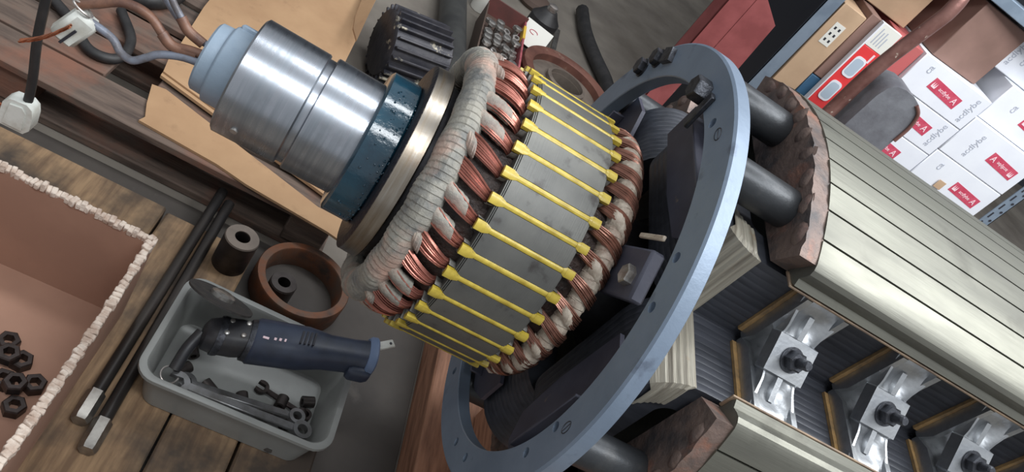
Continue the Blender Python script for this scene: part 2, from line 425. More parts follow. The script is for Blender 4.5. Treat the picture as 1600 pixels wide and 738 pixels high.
# left wrapped end ring and right one
def taped_ring(cx, cr, ax, ar, wraps, tilt, amp, seed):
    g = G(); n = 1056; m = 18; rnd = random.Random(seed); vs = []; fs = []
    lump = [rnd.uniform(-1, 1) for _ in range(36)]
    for i in range(n):
        t = 2 * math.pi * i / n; deg = math.degrees(t) / 10; k0 = int(deg) % 36; f = deg - int(deg)
        lu = lump[k0] * (1 - f) + lump[(k0 + 1) % 36] * f
        for k in range(m):
            q = 2 * math.pi * k / m
            ph = (t * wraps / (2 * math.pi) + tilt * math.sin(q)) % 1.0
            s = 1 + amp * ph + .06 * lu + .05 * math.cos(t * 18 + q)
            x = cx + ax * s * math.cos(q); r = cr + ar * s * math.sin(q) + .0012 * lu
            vs.append((x, r * math.cos(t), r * math.sin(t)))
    for i in range(n):
        j = (i + 1) % n
        for k in range(m):
            l = (k + 1) % m; fs.append((i * m + k, i * m + l, j * m + l, j * m + k))
    g.add(vs, fs); return g
endL = obj('taped_end_winding', taped_ring(.1425, .1555, .0180, .0205, 132, .5, .055, 2), 'tape_grey', rotor, 'grey cotton tape wrapped end winding', angle=22)
endR = obj('taped_end_winding', taped_ring(.3490, .1640, .0135, .0150, 120, .6, .08, 5), 'tape_cream', rotor, 'cream tape wrapped end winding', angle=22)
obj('winding_core', G().lathe([(.150, .11), (.150, .160), (.200, .166), (.209, .166)], 72), 'winding_dark', rotor)
obj('winding_core', G().lathe([(.309, .166), (.318, .166), (.345, .163), (.352, .11)], 72), 'winding_dark', rotor)
for k in range(NS):
    a = 10 * k + .2; r_ = RX(a - 90)
    obj('slot_wedge', wm, None, core, rot=r_)
    for q in lm: obj('slot_liner', q, None, core, rot=r_)
    obj('copper_coil', cmL, None, endL, rot=r_)
    obj('copper_coil', cmR, None, endR, rot=r_)
    if k % 4 in (0, 3) and not 6 < k < 11: obj('taped_lobe', lobeA, None, endL, rot=r_)
    elif k % 2: obj('taped_lobe', lobeS, None, endL, rot=r_)
    if k % 2 == 0 and not 5 < k < 11: obj('taped_lobe', lobeR, None, endR, rot=r_)

# --- grey ring with holes
def boolean_cut(g, cutters, mat_):
    me = mesh_of('cut_body', g, mat_); o = bpy.data.objects.new('cut_body', me); COL.objects.link(o)
    mc = mesh_of('cutter', cutters, mat_); c = bpy.data.objects.new('cutter', mc); COL.objects.link(c)
    md = o.modifiers.new('b', 'BOOLEAN'); md.operation = 'DIFFERENCE'; md.object = c; md.solver = 'EXACT'
    bpy.context.view_layer.update()
    dg = bpy.context.evaluated_depsgraph_get(); res = bpy.data.meshes.new_from_object(o.evaluated_get(dg))
    bpy.data.objects.remove(o); bpy.data.objects.remove(c)
    res.polygons.foreach_set('use_smooth', [True] * len(res.polygons)); res.set_sharp_from_angle(angle=rad(30))
    return res
RO, RI = .3237, .2733
ring_g = G().lathe([(.3677, RI + .0012), (.3677, RO - .0030), (.3702, RO), (.3868, RO), (.3880, RO - .0015), (.3880, RI + .001), (.387, RI), (.3689, RI)], 180, closed=True)
cut = G()
for a, r in ((100, .2875), (134.7, .2857), (145.8, .2866), (180.4, .283), (191.8, .2891), (225.7, .2934), (236.8, .2926), (270.2, .2929), (281, .287), (315, .287), (326, .287), (0.5, .287), (12, .287)):
    cut.lathe([(.355, .0062), (.40, .0062)], 20, M=Matrix.Translation(Vector((0, r * math.cos(rad(a)), r * math.sin(rad(a))))))
ring = obj('balance_ring', boolean_cut(ring_g, cut, 'ring_paint'), 'ring_paint', rotor, 'blue grey painted flat ring with drilled holes')
for a, r in ((105.2, .2968), (176.5, .2966)):
    g = G(); n = 24; u = Vector(pol(0, 1, a)); t = Vector(pol(0, 1, a + 90)); c = Vector(pol(.3676, r, a))
    g.tube([c + u * (.0055 * math.cos(2 * math.pi * i / n)) + t * (.0085 * math.sin(2 * math.pi * i / n)) for i in range(n)], .0006, 5, closed=True)
    g.tube([c - t * .007, c + t * .007], .0005, 5)
    obj('stamped_mark', g, 'bolt_dark', ring)
# balance weight with two bolts and one big bolt on a bar
g = G(); fr = lambda x, p, q: (x, p, q)
poly = [tuple(Vector(pol(0, r, a))[1:]) for r, a in ((.294, 50.5), (.294, 56), (.314, 55), (.316, 51))]
g.prism(poly, .3600, .3677); obj('balance_weight', g, 'bolt_dark', ring)
for r, a in ((.3045, 38.5), (.307, 46.5)):
    c = Vector(pol(.3677, r, a)); g = G().hexa(c, (-1, 0, 0), .0125, .011); g.lathe([(.3655, .0145), (.3677, .0145)], 20, M=Matrix.Translation(Vector((0, c.y, c.z))))
    obj('hex_bolt', g, 'bolt_dark', ring)
c = Vector(pol(.3677, .2835, 86.5)); g = G().hexa(c, (-1, 0, 0), .0155, .019); obj('hex_bolt', g, 'bolt_dark', ring)
g = G(); u = Vector(pol(0, 1, 92)); t = Vector(pol(0, 1, 182)); c = Vector(pol(.3645, .272, 92))
g.box(-.003, .003, -.024, .024, -.006, .006, .001, M=Matrix.Translation(c) @ Matrix(((1, 0, 0, 0), (0, u.y, t.y, 0), (0, u.z, t.z, 0), (0, 0, 0, 1))))
obj('clamp_bar', g, 'bolt_dark', ring)

# --- poles
def pfn(phi):
    cu, su = math.cos(rad(phi)), math.sin(rad(phi))
    return lambda x, u, v: (x, u * cu - v * su, u * su + v * cu)
RP = .338
def pole_poly():
    pts = []; H = 31.6
    gro = [6.15 * k for k in range(-4, 5)]; gw = math.degrees(.0013 / RP)
    a = -H + 2.2
    angs = []
    arcs = []
    edges = [-H + 2.2] + sum([[q - gw, q + gw] for q in gro], []) + [H - 2.2]
    for i in range(0, len(edges), 2):
        a0, a1 = edges[i], edges[i + 1]; n = 4
        for k in range(n + 1):
            t = rad(a0 + (a1 - a0) * k / n); pts.append((RP * math.cos(t), RP * math.sin(t)))
        if i + 2 < len(edges):
            t0, t1 = rad(a1), rad(edges[i + 2]); rg = RP - .006
            pts.append((rg * math.cos(t0), rg * math.sin(t0))); pts.append((rg * math.cos(t1), rg * math.sin(t1)))
    tip = []
    ta = rad(H - 2.2); c0 = Vector((RP * math.cos(ta), RP * math.sin(ta)))
    tip = [(RP - .002, H - 1.1), (RP - .006, H - .3), (RP - .012, H), (RP - .020, H + .15)]
    right = [(r * math.cos(rad(q)), r * math.sin(rad(q))) for r, q in tip] + [(.263, .172), (.260, .165), (.258, .105), (.075, .105)]
    left = [(u, -v) for u, v in reversed(right)]
    return pts + right + left
pole_m = {}
pp = pole_poly()
base = pfn(0)
pole_mesh = mesh_of('pole', G().prism(pp, X0, X1, fn=base), 'pole_steel', 24)
edge_mesh = mesh_of('edge_strip', G().box(X0 - .003, X1, .2575, .2602, .150, .1715, .0006).box(X0 - .003, X1, .2575, .2602, -.1715, -.150, .0006), 'edge_brown')
# damper end plate with lumps
def endplate():
    g = G(); H = 29.5; n = 40; rnd = random.Random(4); vs = []; 
    outer = []; inner = []
    for k in range(n + 1):
        a = rad(-H + 2 * H * k / n); ro = RP - .002 + rnd.uniform(-.0012, .0010); 
        outer.append((ro, a)); inner.append((.256 / max(math.cos(a), .82), a))
    for x in (.4655, .4885):
        vs += [(x + rnd.uniform(-.0015, .0015) * (x < .48), r * math.cos(a), r * math.sin(a)) for r, a in outer]
        vs += [(x, r * math.cos(a), r * math.sin(a)) for r, a in inner]
    m = n + 1; fs = []
    for i in range(n):
        fs += [(i, i + 1, m + i + 1, m + i), (2 * m + i, 3 * m + i, 3 * m + i + 1, 2 * m + i + 1), (i, 2 * m + i, 2 * m + i + 1, i + 1), (m + i, m + i + 1, 3 * m + i + 1, 3 * m + i)]
    fs += [(0, m, 3 * m, 2 * m), (n, 2 * m + n, 3 * m + n, m + n)]
    g.add(vs, fs); return g
ep_mesh = mesh_of('damper_end_plate', endplate(), 'copper_plate', 30)
def lump_mesh(seed):
    g = G(); rnd = random.Random(seed); n = 10; vs = []; 
    R_ = .011
    prof = [(-.0042, .15), (-.0038, .55), (-.0022, .85), (0, 1.05)]
    for (x, s) in prof:
        for k in range(n):
            t = 2 * math.pi * k / n; r = R_ * s * (1 + .22 * math.sin(2 * t + seed) + rnd.uniform(-.12, .12))
            vs.append((x, r * math.cos(t), r * math.sin(t)))
    fs = [tuple(range(n))]
    for i in range(len(prof) - 1):
        for k in range(n): fs.append((i * n + k, i * n + (k + 1) % n, (i + 1) * n + (k + 1) % n, (i + 1) * n + k))
    g.add(vs, fs); return g
lump_m = [mesh_of('braze_lump', lump_mesh(s), 'copper_plate', 60) for s in range(3)]
# coil: racetrack swept with stepped wires
def coil_outline(grow=0.0, n=8):
    xa, xb, hv, rc = .4070 - grow, 1.32 + grow, .146 + grow, .062 + grow
    pts = []
    for cx, cv, a0 in ((xa + rc, -hv + rc, 180), (xb - rc, -hv + rc, 270), (xb - rc, hv - rc, 0), (xa + rc, hv - rc, 90)):
        for k in range(n + 1):
            a = rad(a0 + 90 * k / n); pts.append((cx + rc * math.cos(a), cv + rc * math.sin(a), math.cos(a), math.sin(a)))
    return pts
def coil_geo():
    g = G(); ol = coil_outline(); m = len(ol); prof = []; u = .130; pitch = .0092
    while u < .248:
        prof += [(u, -.0003), (u + .0012, 0), (u + pitch - .0012, 0), (u + pitch, -.0003)]; u += pitch
    top = u
    prof = [(.130, -.045)] + prof + [(top, -.045)]
    vs = [(x + nx * d, uu, v + nv * d) for uu, d in prof for (x, v, nx, nv) in ol]
    # order is (x, u, v)
    fs = []
    for i in range(len(prof) - 1):
        for k in range(m):
            l = (k + 1) % m; fs.append((i * m + k, i * m + l, (i + 1) * m + l, (i + 1) * m + k))
    g.add(vs, fs); return g
coil_mesh = mesh_of('field_coil', coil_geo(), 'coil_black', 50)
def band_geo(sgn):
    g = G(); rnd = random.Random(11)
    # wrapped insulation strip over the coil side near the front, folded over its outer edge
    prof = [(.132, .0012), (.160, .0016), (.200, .0016), (.240, .0016), (.2505, .0020), (.2525, -.004), (.2530, -.022), (.2520, -.040)]
    n = 13; vs = []
    for i in range(n):
        t = i / (n - 1); x = .418 + .040 * t; crk = .0011 * (i % 2) 
        for u, d in prof:
            # follow the corner of the racetrack
            xa, rc, hv = .4070, .062, .146; cx = xa + rc
            if x < cx: v = hv - rc + math.sqrt(max(rc * rc - (x - cx) ** 2, 0))
            else: v = hv
            vs.append((x + (.006 * (1 - 2 * t) * (1 if d < 0 else 0)), u + (crk if d < 0 else 0), sgn * (v + d + (crk if d > 0 else 0))))
    m = len(prof); fs = [(i * m + k, i * m + k + 1, (i + 1) * m + k + 1, (i + 1) * m + k) for i in range(n - 1) for k in range(m - 1)]
    g.add(vs, fs); return g
band_m = [mesh_of('insulation_band', band_geo(s), 'insul_cream', 20) for s in (-1, 1)]
so_mesh = mesh_of('standoff', G().lathe([(.384, .0215), (.386, .0225), (.4645, .0225), (.4665, .0215)], 32, M=Matrix.Translation(Vector((0, .300, 0)))), 'standoff_black')
def plate_geo():
    g = G()
    poly = [(.182, -.098), (.178, .02), (.186, .100), (.215, .128), (.262, .118), (.266, .085), (.272, .055), (.268, .030), (.274, -.02), (.270, -.055), (.262, -.070), (.235, -.098)]
    g.prism(poly, .3950, .4010); return g
plate_mesh = mesh_of('rectifier_plate', plate_geo(), 'plate_dark')
rib_mesh = mesh_of('plate_flange', G().box(.375, .3950, .246, .250, -.05, .085, .001), 'plate_dark')
for phi in PH:
    po = obj('field_pole', pole_mesh, None, rotor, 'steel pole face with axial damper slots', rot=RX(phi))
    obj('edge_strip', edge_mesh, None, po)
    ep = obj('damper_end_plate', ep_mesh, None, rotor, 'copper brown end plate with braze lumps', rot=RX(phi))
    for k in range(-4, 5):
        a = 6.15 * k
        p = pol(.4665, RP - .013 + .002 * (k % 2), a)
        obj('braze_lump', lump_m[(k + 4) % 3], None, ep, loc=p, rot=RX(40 * k))
    co = obj('field_coil', coil_mesh, None, rotor, 'black varnished field coil', rot=RX(phi))
    if phi == 96.1: obj('insulation_band', band_m[1], None, co, 'crumpled cream insulation')
    if phi == 186.1: obj('insulation_band', band_m[0], None, co, 'cream insulation band')
    for a in (-7.5, 17.5): obj('standoff', so_mesh, None, rotor, 'black steel spacer tube', rot=RX(phi + a))
    pl = obj('rectifier_plate', plate_mesh, None, rotor, 'dark painted plate behind the ring', rot=RX(phi))
    obj('plate_flange', rib_mesh, None, pl)
# --- interpole wedge blocks, coordinates (x, w radial, s tangential)
def iv(u, v): return ((u + v) / math.sqrt(2), (u - v) / math.sqrt(2))
def block_geo():
    g = G()
    for sg in (-1, 1):   # wing plates on the coil sides
        a0, a1, t0, t1 = .158, .2575, .1505, .1590
        q = [iv(a0, t0), iv(a1, t0), iv(a1, t1), iv(a0, t1)]
        poly = [(w_, sg * s_) for w_, s_ in q]
        g.prism(poly, -.030, .030)
        # raised rim along wing's sides
        q = [iv(a0, t1), iv(a1, t1), iv(a1 - .004, t1 + .008), iv(a0 + .02, t1 + .008)]
        poly = [(w_, sg * s_) for w_, s_ in q]
        g.prism(poly, -.030, -.0225); g.prism(poly, .0225, .030)
    # bow-tie bridge
    ss = [-.0735, -.066, -.060, -.050, -.040, -.030, -.0235, -.0215, -.012, 0, .012, .0215, .0235, .030, .040, .050, .060, .066, .0735]
    def line(a): return .2720 + max(0, a - .022) / .0515 * .0205
    def top(s, q):
        a = abs(s)
        if a < .0225: return .2785
        z = line(a)
        if .024 < a < .060:
            d = math.sin((a - .024) / .036 * math.pi) * .009
            z -= d * max(0, 1 - (abs(q) / .80) ** 4)
        if abs(q) > .8: z += .0022
        return z
    def half(s):
        a = abs(s)
        if a < .0225: return .0265
        if a < .03: return .0225
        return .0225 + min(1, (a - .03) / .030) * .0085
    xs = [-1, -.88, -.76, -.5, -.25, 0, .25, .5, .76, .88, 1]
    ss = [-.0775, -.068, -.062, -.056, -.050, -.044, -.038, -.032, -.0265, -.0235, -.0215, -.010, 0, .010, .0215, .0235, .0265, .032, .038, .044, .050, .056, .062, .068, .0775]
    n = len(xs); vs = []
    for s in ss:
        for q in xs: vs.append((q * half(s), top(s, q), s))
    for s in ss:
        for q in xs: vs.append((q * half(s), max(line(abs(s)) - .014, .2135 + abs(s)) if abs(s) > .0225 else .262, s))
    m = len(ss); fs = []
    for i in range(m - 1):
        for k in range(n - 1):
            a = i * n + k
            fs += [(a, a + 1, a + n + 1, a + n), (m * n + a, m * n + a + n, m * n + a + n + 1, m * n + a + 1)]
        fs += [(i * n, i * n + n, m * n + i * n + n, m * n + i * n), (i * n + n - 1, m * n + i * n + n - 1, m * n + i * n + 2 * n - 1, i * n + 2 * n - 1)]
    for i in (0, m - 1):
        for k in range(n - 1): fs.append((i * n + k, m * n + i * n + k, m * n + i * n + k + 1, i * n + k + 1))
    g.add(vs, fs)
    # triangular webs on both sides of the pad
    for sg in (-1, 1):
        tri = [(.2600, sg * .0225), (.2765, sg * .0225), (.2770, sg * .028), (.2790, sg * .050), (.2680, sg * .052)]
        g.prism(tri, -.0035, .0035)
    return g
blk_mesh = mesh_of('interpole_block', block_geo(), 'cast_alu', 28)
def pads_geo():
    g = G()
    for sg in (-1, 1):
        q = [iv(.160, .1462), iv(.2585, .1462), iv(.2585, .1502), iv(.160, .1502)]
        g.prism([(w_, sg * s_) for w_, s_ in q], -.0355, .031)
    return g
pad_mesh = mesh_of('fibre_pad', pads_geo(), 'pad_amber')
def stud_geo():
    g = G(); T = Matrix(((0, 0, 1, 0), (1, 0, 0, 0), (0, 1, 0, 0), (0, 0, 0, 1)))
    T = Matrix(((0, 1, 0, 0), (0, 0, 1, 0), (1, 0, 0, 0), (0, 0, 0, 1)))
    # lathe along w: use axis z then map (a,b,along)->(a, along, b)
    M = Matrix(((1, 0, 0, 0), (0, 0, 1, 0), (0, 1, 0, 0), (0, 0, 0, 1)))
    g.lathe([(.2780, .0145), (.2803, .0145)], 24, axis='z', M=M)
    g.lathe([(.2803, .0115), (.2905, .0115), (.2920, .0098)], 6, axis='z', M=M)
    g.lathe([(.2920, .0058), (.3055, .0058), (.3080, .0042)], 14, axis='z', M=M)
    return g
stud_mesh = mesh_of('clamp_bolt', stud_geo(), 'bolt_dark', 30)
for phi in PH:
    for k in range(5):
        b = obj('interpole_block', blk_mesh, None, rotor, 'shiny cast aluminium wedge block between coils', loc=(.547 + .143 * k, 0, 0), rot=RX(phi + 45))
        obj('clamp_bolt', stud_mesh, None, b); obj('fibre_pad', pad_mesh, None, b, 'amber insulating pad')
# --- terminal bracket with bolt behind the ring opening
g = G(); T = Matrix.Rotation(rad(140), 4, 'X')
g.box(.366, .384, .10, .235, -.03, .03, .003, M=T)
br = obj('terminal_bracket', g, 'plate_dark', rotor)
obj('hex_bolt', G().hexa((T @ Vector((.366, .215, .005)))[:], (-1, 0, 0), .012, .010), 'bolt_bright', br)
obj('terminal_strip', G().box(.360, .364, .20, .255, -.045, -.039, .001, M=T), 'tape_cream', br)
# --- leads from the hollow shaft
def lead(pts, r, m_, nm='lead_wire', n=7, lab=None):
    return obj(nm, G().tube(smoothpath([(x, y, z - AZ) for x, y, z in pts], n), r, 10), m_, rotor, lab)
lead([(-.10, .004, .698), (-.15, 0, .690), (-.176, 0, .684), (-.207, .005, .700), (-.236, .004, .699), (-.261, 0, .682), (-.278, 0, .668)], .0055, 'lead_brown', lab='brown sleeved lead')
lead([(-.10, -.008, .688), (-.15, -.006, .682), (-.18, -.008, .669), (-.192, -.01, .657), (-.205, -.01, .644), (-.220, -.006, .643), (-.235, 0, .651), (-.262, 0, .657)], .0048, 'lead_grey', lab='grey lead with bared copper')
lead([(-.10, .012, .700), (-.15, .012, .700), (-.175, .013, .712), (-.20, .016, .735), (-.22, .02, .77), (-.25, .03, .83)], .004, 'lead_grey')
lead([(-.10, .018, .692), (-.15, .020, .695), (-.18, .022, .704), (-.215, .026, .727), (-.25, .03, .75), (-.30, .04, .80)], .004, 'lead_grey')
lead([(-.145, .010, .699), (-.165, .011, .704), (-.178, .013, .714)], .0062, 'lead_brown')
lead([(-.145, .000, .688), (-.172, -.001, .683), (-.188, .001, .690)], .0066, 'lead_brown')
cb = obj('connector_block', G().box(-.015, .015, -.010, .010, -.028, .020, .005), 'white_plastic', rotor, 'white plastic terminal connector', loc=(-.272, -.002, .645 - AZ), rot=(0, rad(28), rad(15)))
obj('connector_slit', G().box(-.001, .002, -.0122, -.0105, -.026, .000, 0), 'ink_black', cb)
obj('clamp_ring', G().tube([(-.012 + .012 * math.cos(i * .35), .006 * math.sin(i * .35) - .004, .024) for i in range(18)], .0014, 6, closed=True), 'chrome', cb)
g = G()
for k in range(5):
    ph = k * 1.26
    g.tube([(-.274 - .046 * t, -.016 + .003 * math.cos(ph + t * 7), .650 - AZ - .052 * t - .006 * math.sin(t * 3) + .002 * math.sin(ph + t * 7)) for t in [i / 9 for i in range(10)]], .0011, 5)
obj('bare_wire', g, 'bare_copper', rotor, 'twisted bare copper strands')
g = G()
for k in range(3): g.tube([(-.270 - k * .004, -.004, .648 - AZ), (-.276 - k * .004, -.006, .632 - AZ), (-.283 - k * .003, -.002, .618 - AZ)], .001, 5)
obj('bare_wire', g, 'bare_copper', rotor)

# ---- timbers under the rotor
def timber(name, lab, x0, x1, y0, y1, z0, z1, m_, cat='timber', grp=None, b=.004):
    o = obj(name, G().box(x0, x1, y0, y1, z0, z1, b), m_); return tag(o, lab, cat, grp)
timber('timber_block', 'reddish timber block under the pole nearest the grey ring', .56, .70, -.20, .20, .10, .3555, 'wood_red')
timber('timber_block', 'reddish timber block under the far end of the rotor', 1.04, 1.18, -.20, .20, .10, .3555, 'wood_red')
for k, (x0, x1) in enumerate(((.455, .605), (.615, .765), (.775, .925), (.935, 1.085), (1.095, 1.245))):
    timber('support_plank', ['wide reddish plank whose end shows below the grey ring', 'second reddish plank under the rotor counted from the shaft side', 'third reddish plank under the rotor counted from the shaft side', 'fourth reddish plank under the rotor counted from the shaft side', 'fifth reddish plank under the rotor counted from the shaft side'][k], x0, x1, -.62, .52, 0, .099, 'wood_red', 'plank', 'planks under the rotor')

# ================================================================ BENCH SIDE (left): planks, rods, tray, box
PZ = .05   # top of the planks the tray stands on
for lab, x0, x1, y0, y1, m_ in (
        ('tan plank showing above the torn cardboard box', -.52, -.160, .235, .395, 'wood_tan'),
        ('tan plank running between the rods and the steel ring', -.155, .030, -.30, .385, 'wood_tan'),
        ('tan plank beneath the left half of the plastic tray', .034, .150, -.30, .262, 'wood_tan'),
        ('tan plank beneath the right end of the plastic tray', .155, .285, -.34, .215, 'wood_tan'),
        ('dark stained plank beneath the cardboard box', -.52, -.160, -.34, .230, 'wood_old')):
    tag(obj('plank', G().box(x0, x1, y0, y1, .0042, PZ, .004), m_), lab, 'plank', 'planks on the floor by the tray')
tag(obj('rubber_mat', G().box(-.95, .452, -.55, .474, 0, .004, .001), 'plate_floor'), 'dark brown worn mat on the floor under the tray and planks', 'mat')

# black rods with hex couplings
for k, (xa, ya, xb, yb, z, r, hx) in enumerate(((-.086, .495, -.083, -.085, PZ + .0132, .0108, 1), (-.062, .470, -.052, -.125, PZ + .0132, .0108, 1))):
    t = thing('threaded_rod', ['long black steel rod with hex coupling lying next to the cardboard box', 'long black steel rod with hex coupling lying next to the plastic tray'][k], 'rod', (xb, yb, PZ), 0, 'black rods between box and tray')
    o = obj('rod', G().tube([(xa - xb, ya - yb, z - PZ), ((xa - xb) * .5, (ya - yb) * .5, z - PZ), (0, 0, z - PZ)], r, 16), 'rod_black', t)
    d = Vector((xa - xb, ya - yb, 0)).normalized()
    obj('hex_coupling', G().hexa(Vector((0, 0, z - PZ)) + d * .032, -d, .0147, .055), 'hex_steel', t, 'pale steel hex coupling')

# open cardboard box with torn rim
bx = thing('cardboard_box', 'open brown cardboard box with a torn pale rim holding dark nuts', 'box', (-.30, -.10, PZ))
BX0, BX1, BY0, BY1, BH, BT = -.26, .182, -.36, .212, .205, .009
def wall(ax, pos, a0, a1, sgn):
    # wall with slightly bulging sheet: ax 'x' means plane x = pos
    g = G(); n = 24; mz = 6; vs = []
    for side in (0, 1):
        for i in range(n + 1):
            for q in range(mz + 1):
                a = a0 + (a1 - a0) * i / n; z = BH * q / mz
                bul = sgn * .006 * math.sin(math.pi * i / n) * (q / mz) + sgn * .0015 * math.sin(i * 1.9) * (q / mz)
                p = pos + bul - sgn * BT * side
                vs.append((p, a, z) if ax == 'x' else (a, p, z))
    N1 = (n + 1) * (mz + 1); fs = []
    for side in (0, 1):
        for i in range(n):
            for q in range(mz):
                a = side * N1 + i * (mz + 1) + q; fs.append((a, a + 1, a + mz + 2, a + mz + 1))
    for i in range(n):
        for q in (0, mz): fs.append((i * (mz + 1) + q, (i + 1) * (mz + 1) + q, N1 + (i + 1) * (mz + 1) + q, N1 + i * (mz + 1) + q))
    for i in (0, n):
        for q in range(mz): fs.append((i * (mz + 1) + q, i * (mz + 1) + q + 1, N1 + i * (mz + 1) + q + 1, N1 + i * (mz + 1) + q))
    g.add(vs, fs); return g
for ax, pos, a0, a1, sg in (('x', BX1, BY0, BY1, 1), ('x', BX0, BY0, BY1, -1), ('y', BY1, BX0, BX1, 1), ('y', BY0, BX0, BX1, -1)):
    wl = obj('side_panel', wall(ax, pos, a0, a1, sg), 'cardboard_box', bx)
    # torn edge: ragged corrugated strip of flutes on top of each wall
    g = G(); rnd = random.Random(int(pos * 1000) + 5); L = a1 - a0; nn = int(L / .0075)
    for i in range(nn + 1):
        t = i / nn; a = a0 + L * t; f = math.pi * t
        p = pos + sg * .006 * math.sin(f) - sg * BT * .5
        hw = BT * .5 + rnd.uniform(.0005, .0035); h = rnd.uniform(.002, .009); wd = .0033 + rnd.uniform(0, .0012)
        b = (p - hw, p + hw, a - wd, a + wd) if ax == 'x' else (a - wd, a + wd, p - hw, p + hw)
        M = Matrix.Translation(Vector(((b[0] + b[1]) / 2, (b[2] + b[3]) / 2, BH))) @ Matrix.Rotation(rnd.uniform(-.35, .35), 4, 'Z') @ Matrix.Rotation(rnd.uniform(-.3, .3), 4, 'X')
        g.box(-(b[1] - b[0]) / 2, (b[1] - b[0]) / 2, -(b[3] - b[2]) / 2, (b[3] - b[2]) / 2, -.006, h, .0012, M=M)
    o = obj('torn_rim', g, 'cardboard_torn', wl); o['kind'] = 'stuff'
obj('bottom_panel', G().box(BX0 + BT, BX1 - BT, BY0 + BT, BY1 - BT, 0, .006), 'cardboard_box', bx)
nut_m = mesh_of('hex_nut', G().hexa((0, 0, 0), (0, 0, 1), .017, .016, hole=.0085), 'nut_dark')
bolt_m = mesh_of('hex_bolt', G().hexa((0, 0, 0), (0, 0, 1), .016, .011).tube([(0, 0, 0), (0, 0, -.05)], .0085, 12), 'nut_dark')
nz = PZ + .0065
for k, (x, y, z, r, kind) in enumerate(((-.232, -.030, nz, (0, 0, .3), 0), (-.200, -.052, nz, (0, 0, .9), 0), (-.205, -.092, nz, (0, 0, .1), 0), (-.165, -.080, nz, (0, 0, .6), 0), (-.245, -.070, nz, (0, 0, .5), 0), (-.170, -.125, nz, (0, 0, .2), 0), (-.215, -.140, nz, (0, 0, .8), 0),
        (-.218, -.060, nz + .0165, (0, 0, 1.1), 0), (-.186, -.100, nz + .0165, (0, 0, .4), 0), (-.270, -.035, nz + .0145, (1.57, 0, .5), 1), (-.262, -.115, nz + .0145, (1.57, 0, -1.1), 1))):
    o = obj('hex_bolt' if kind else 'hex_nut', bolt_m if kind else nut_m, None, loc=(x, y, z), rot=r)
    tag(o, 'dark steel bolt lying among nuts in the cardboard box' if kind else 'dark hex nut in the pile inside the cardboard box', 'bolt' if kind else 'nut', 'bolts in the cardboard box' if kind else 'nuts in the cardboard box')

# plastic tray
tr = thing('plastic_tray', 'translucent grey plastic tray of tools with a wide rounded rim', 'tray', (.115, .0625, PZ))
def rrect(hx, hy, rc, z, n=6):
    pts = []
    for cx, cy, a0 in ((hx - rc, hy - rc, 0), (-hx + rc, hy - rc, 90), (-hx + rc, -hy + rc, 180), (hx - rc, -hy + rc, 270)):
        for k in range(n + 1):
            a = rad(a0 + 90 * k / n); pts.append((cx + rc * math.cos(a), cy + rc * math.sin(a), z))
    return pts
HX, HY, TH = .166, .116, .100
secs = [rrect(HX - .028, HY - .028, .022, 0), rrect(HX - .024, HY - .024, .026, .003), rrect(HX - .010, HY - .010, .030, TH - .012), rrect(HX - .004, HY - .004, .032, TH - .010), rrect(HX, HY, .034, TH - .008),
        rrect(HX, HY, .034, TH - .001), rrect(HX - .003, HY - .003, .033, TH), rrect(HX - .010, HY - .010, .030, TH - .001), rrect(HX - .014, HY - .014, .028, TH - .006), rrect(HX - .027, HY - .027, .024, .0055), rrect(HX - .031, HY - .031, .02, .003)]
obj('tray_shell', G().loft(secs), 'tray_plastic', tr, angle=35)

# angle grinder lying in the tray
gz = .0
gr = thing('angle_grinder', 'dark blue angle grinder with a black disc lying across the plastic tray', 'grinder', (.032, .100, PZ + .088))
gr.scale = (1.0, 1.12, 1.12)
def station(c, ry, rz, yaw, n=18, e=.75):
    out = []
    for k in range(n):
        t = 2 * math.pi * k / n; a = math.copysign(abs(math.cos(t)) ** e, math.cos(t)) * ry; b = math.copysign(abs(math.sin(t)) ** e, math.sin(t)) * rz
        out.append((c[0] - math.sin(yaw) * a, c[1] + math.cos(yaw) * a, c[2] + b))
    return out
def body(ax0, dirn, secs_, n=18):
    d = Vector(dirn).normalized(); yaw = math.atan2(d.y, d.x)
    return G().loft([station(Vector(ax0) + d * s, ry, rz, yaw, n) for s, ry, rz in secs_])
gd = Vector((.262, .040, .056)); g0 = Vector((.005, -.030, .022))
obj('gear_head', body(g0, gd, ((-.026, .012, .014), (-.020, .022, .022), (.0, .027, .026), (.030, .028, .027), (.052, .025, .025))), 'grinder_black', gr)
mb = obj('motor_body', body(g0 + gd.normalized() * .052, gd, ((0, .031, .030), (.004, .034, .032), (.085, .033, .031), (.105, .030, .028), (.125, .026, .026), (.165, .025, .025), (.190, .027, .026))), 'grinder_blue', gr, 'dark blue motor housing')
e0 = g0 + gd.normalized() * .242
obj('end_cap', body(e0, gd, ((0, .030, .027), (.004, .034, .030), (.013, .034, .030), (.016, .031, .027))), 'grinder_cap', gr, 'lighter blue end cap')
obj('switch_paddle', body(g0 + gd.normalized() * .222 + Vector((0, -.028, -.005)), gd, ((0, .005, .01), (.006, .010, .013), (.030, .012, .014), (.038, .009, .012))), 'grinder_blue', gr)
for k in range(4):
    p = g0 + gd.normalized() * (.125 + .007 * k)
    obj('vent_slot', G().box(-.0016, .0016, -.011, .013, -.002, .0006, 0, M=Matrix.Translation(p + Vector((0, -.004, .0318))) @ Matrix.Rotation(.05, 4, 'Z')), 'ink_black', mb)
for k, (a, wdt) in enumerate(((.060, .010), (.075, .004), (.083, .004), (.091, .003))):
    p = g0 + gd.normalized() * a
    obj('printed_mark', G().box(-wdt / 2, wdt / 2, -.006, .006, -.0005, .0004, 0, M=Matrix.Translation(p + Vector((.010, -.008, .0322))) @ Matrix.Rotation(-.165, 4, 'Y')), 'label_ink', mb)
obj('neck_ring', body(g0 + gd.normalized() * .044, gd, ((0, .030, .029), (.008, .031, .030))), 'bolt_dark', gr)
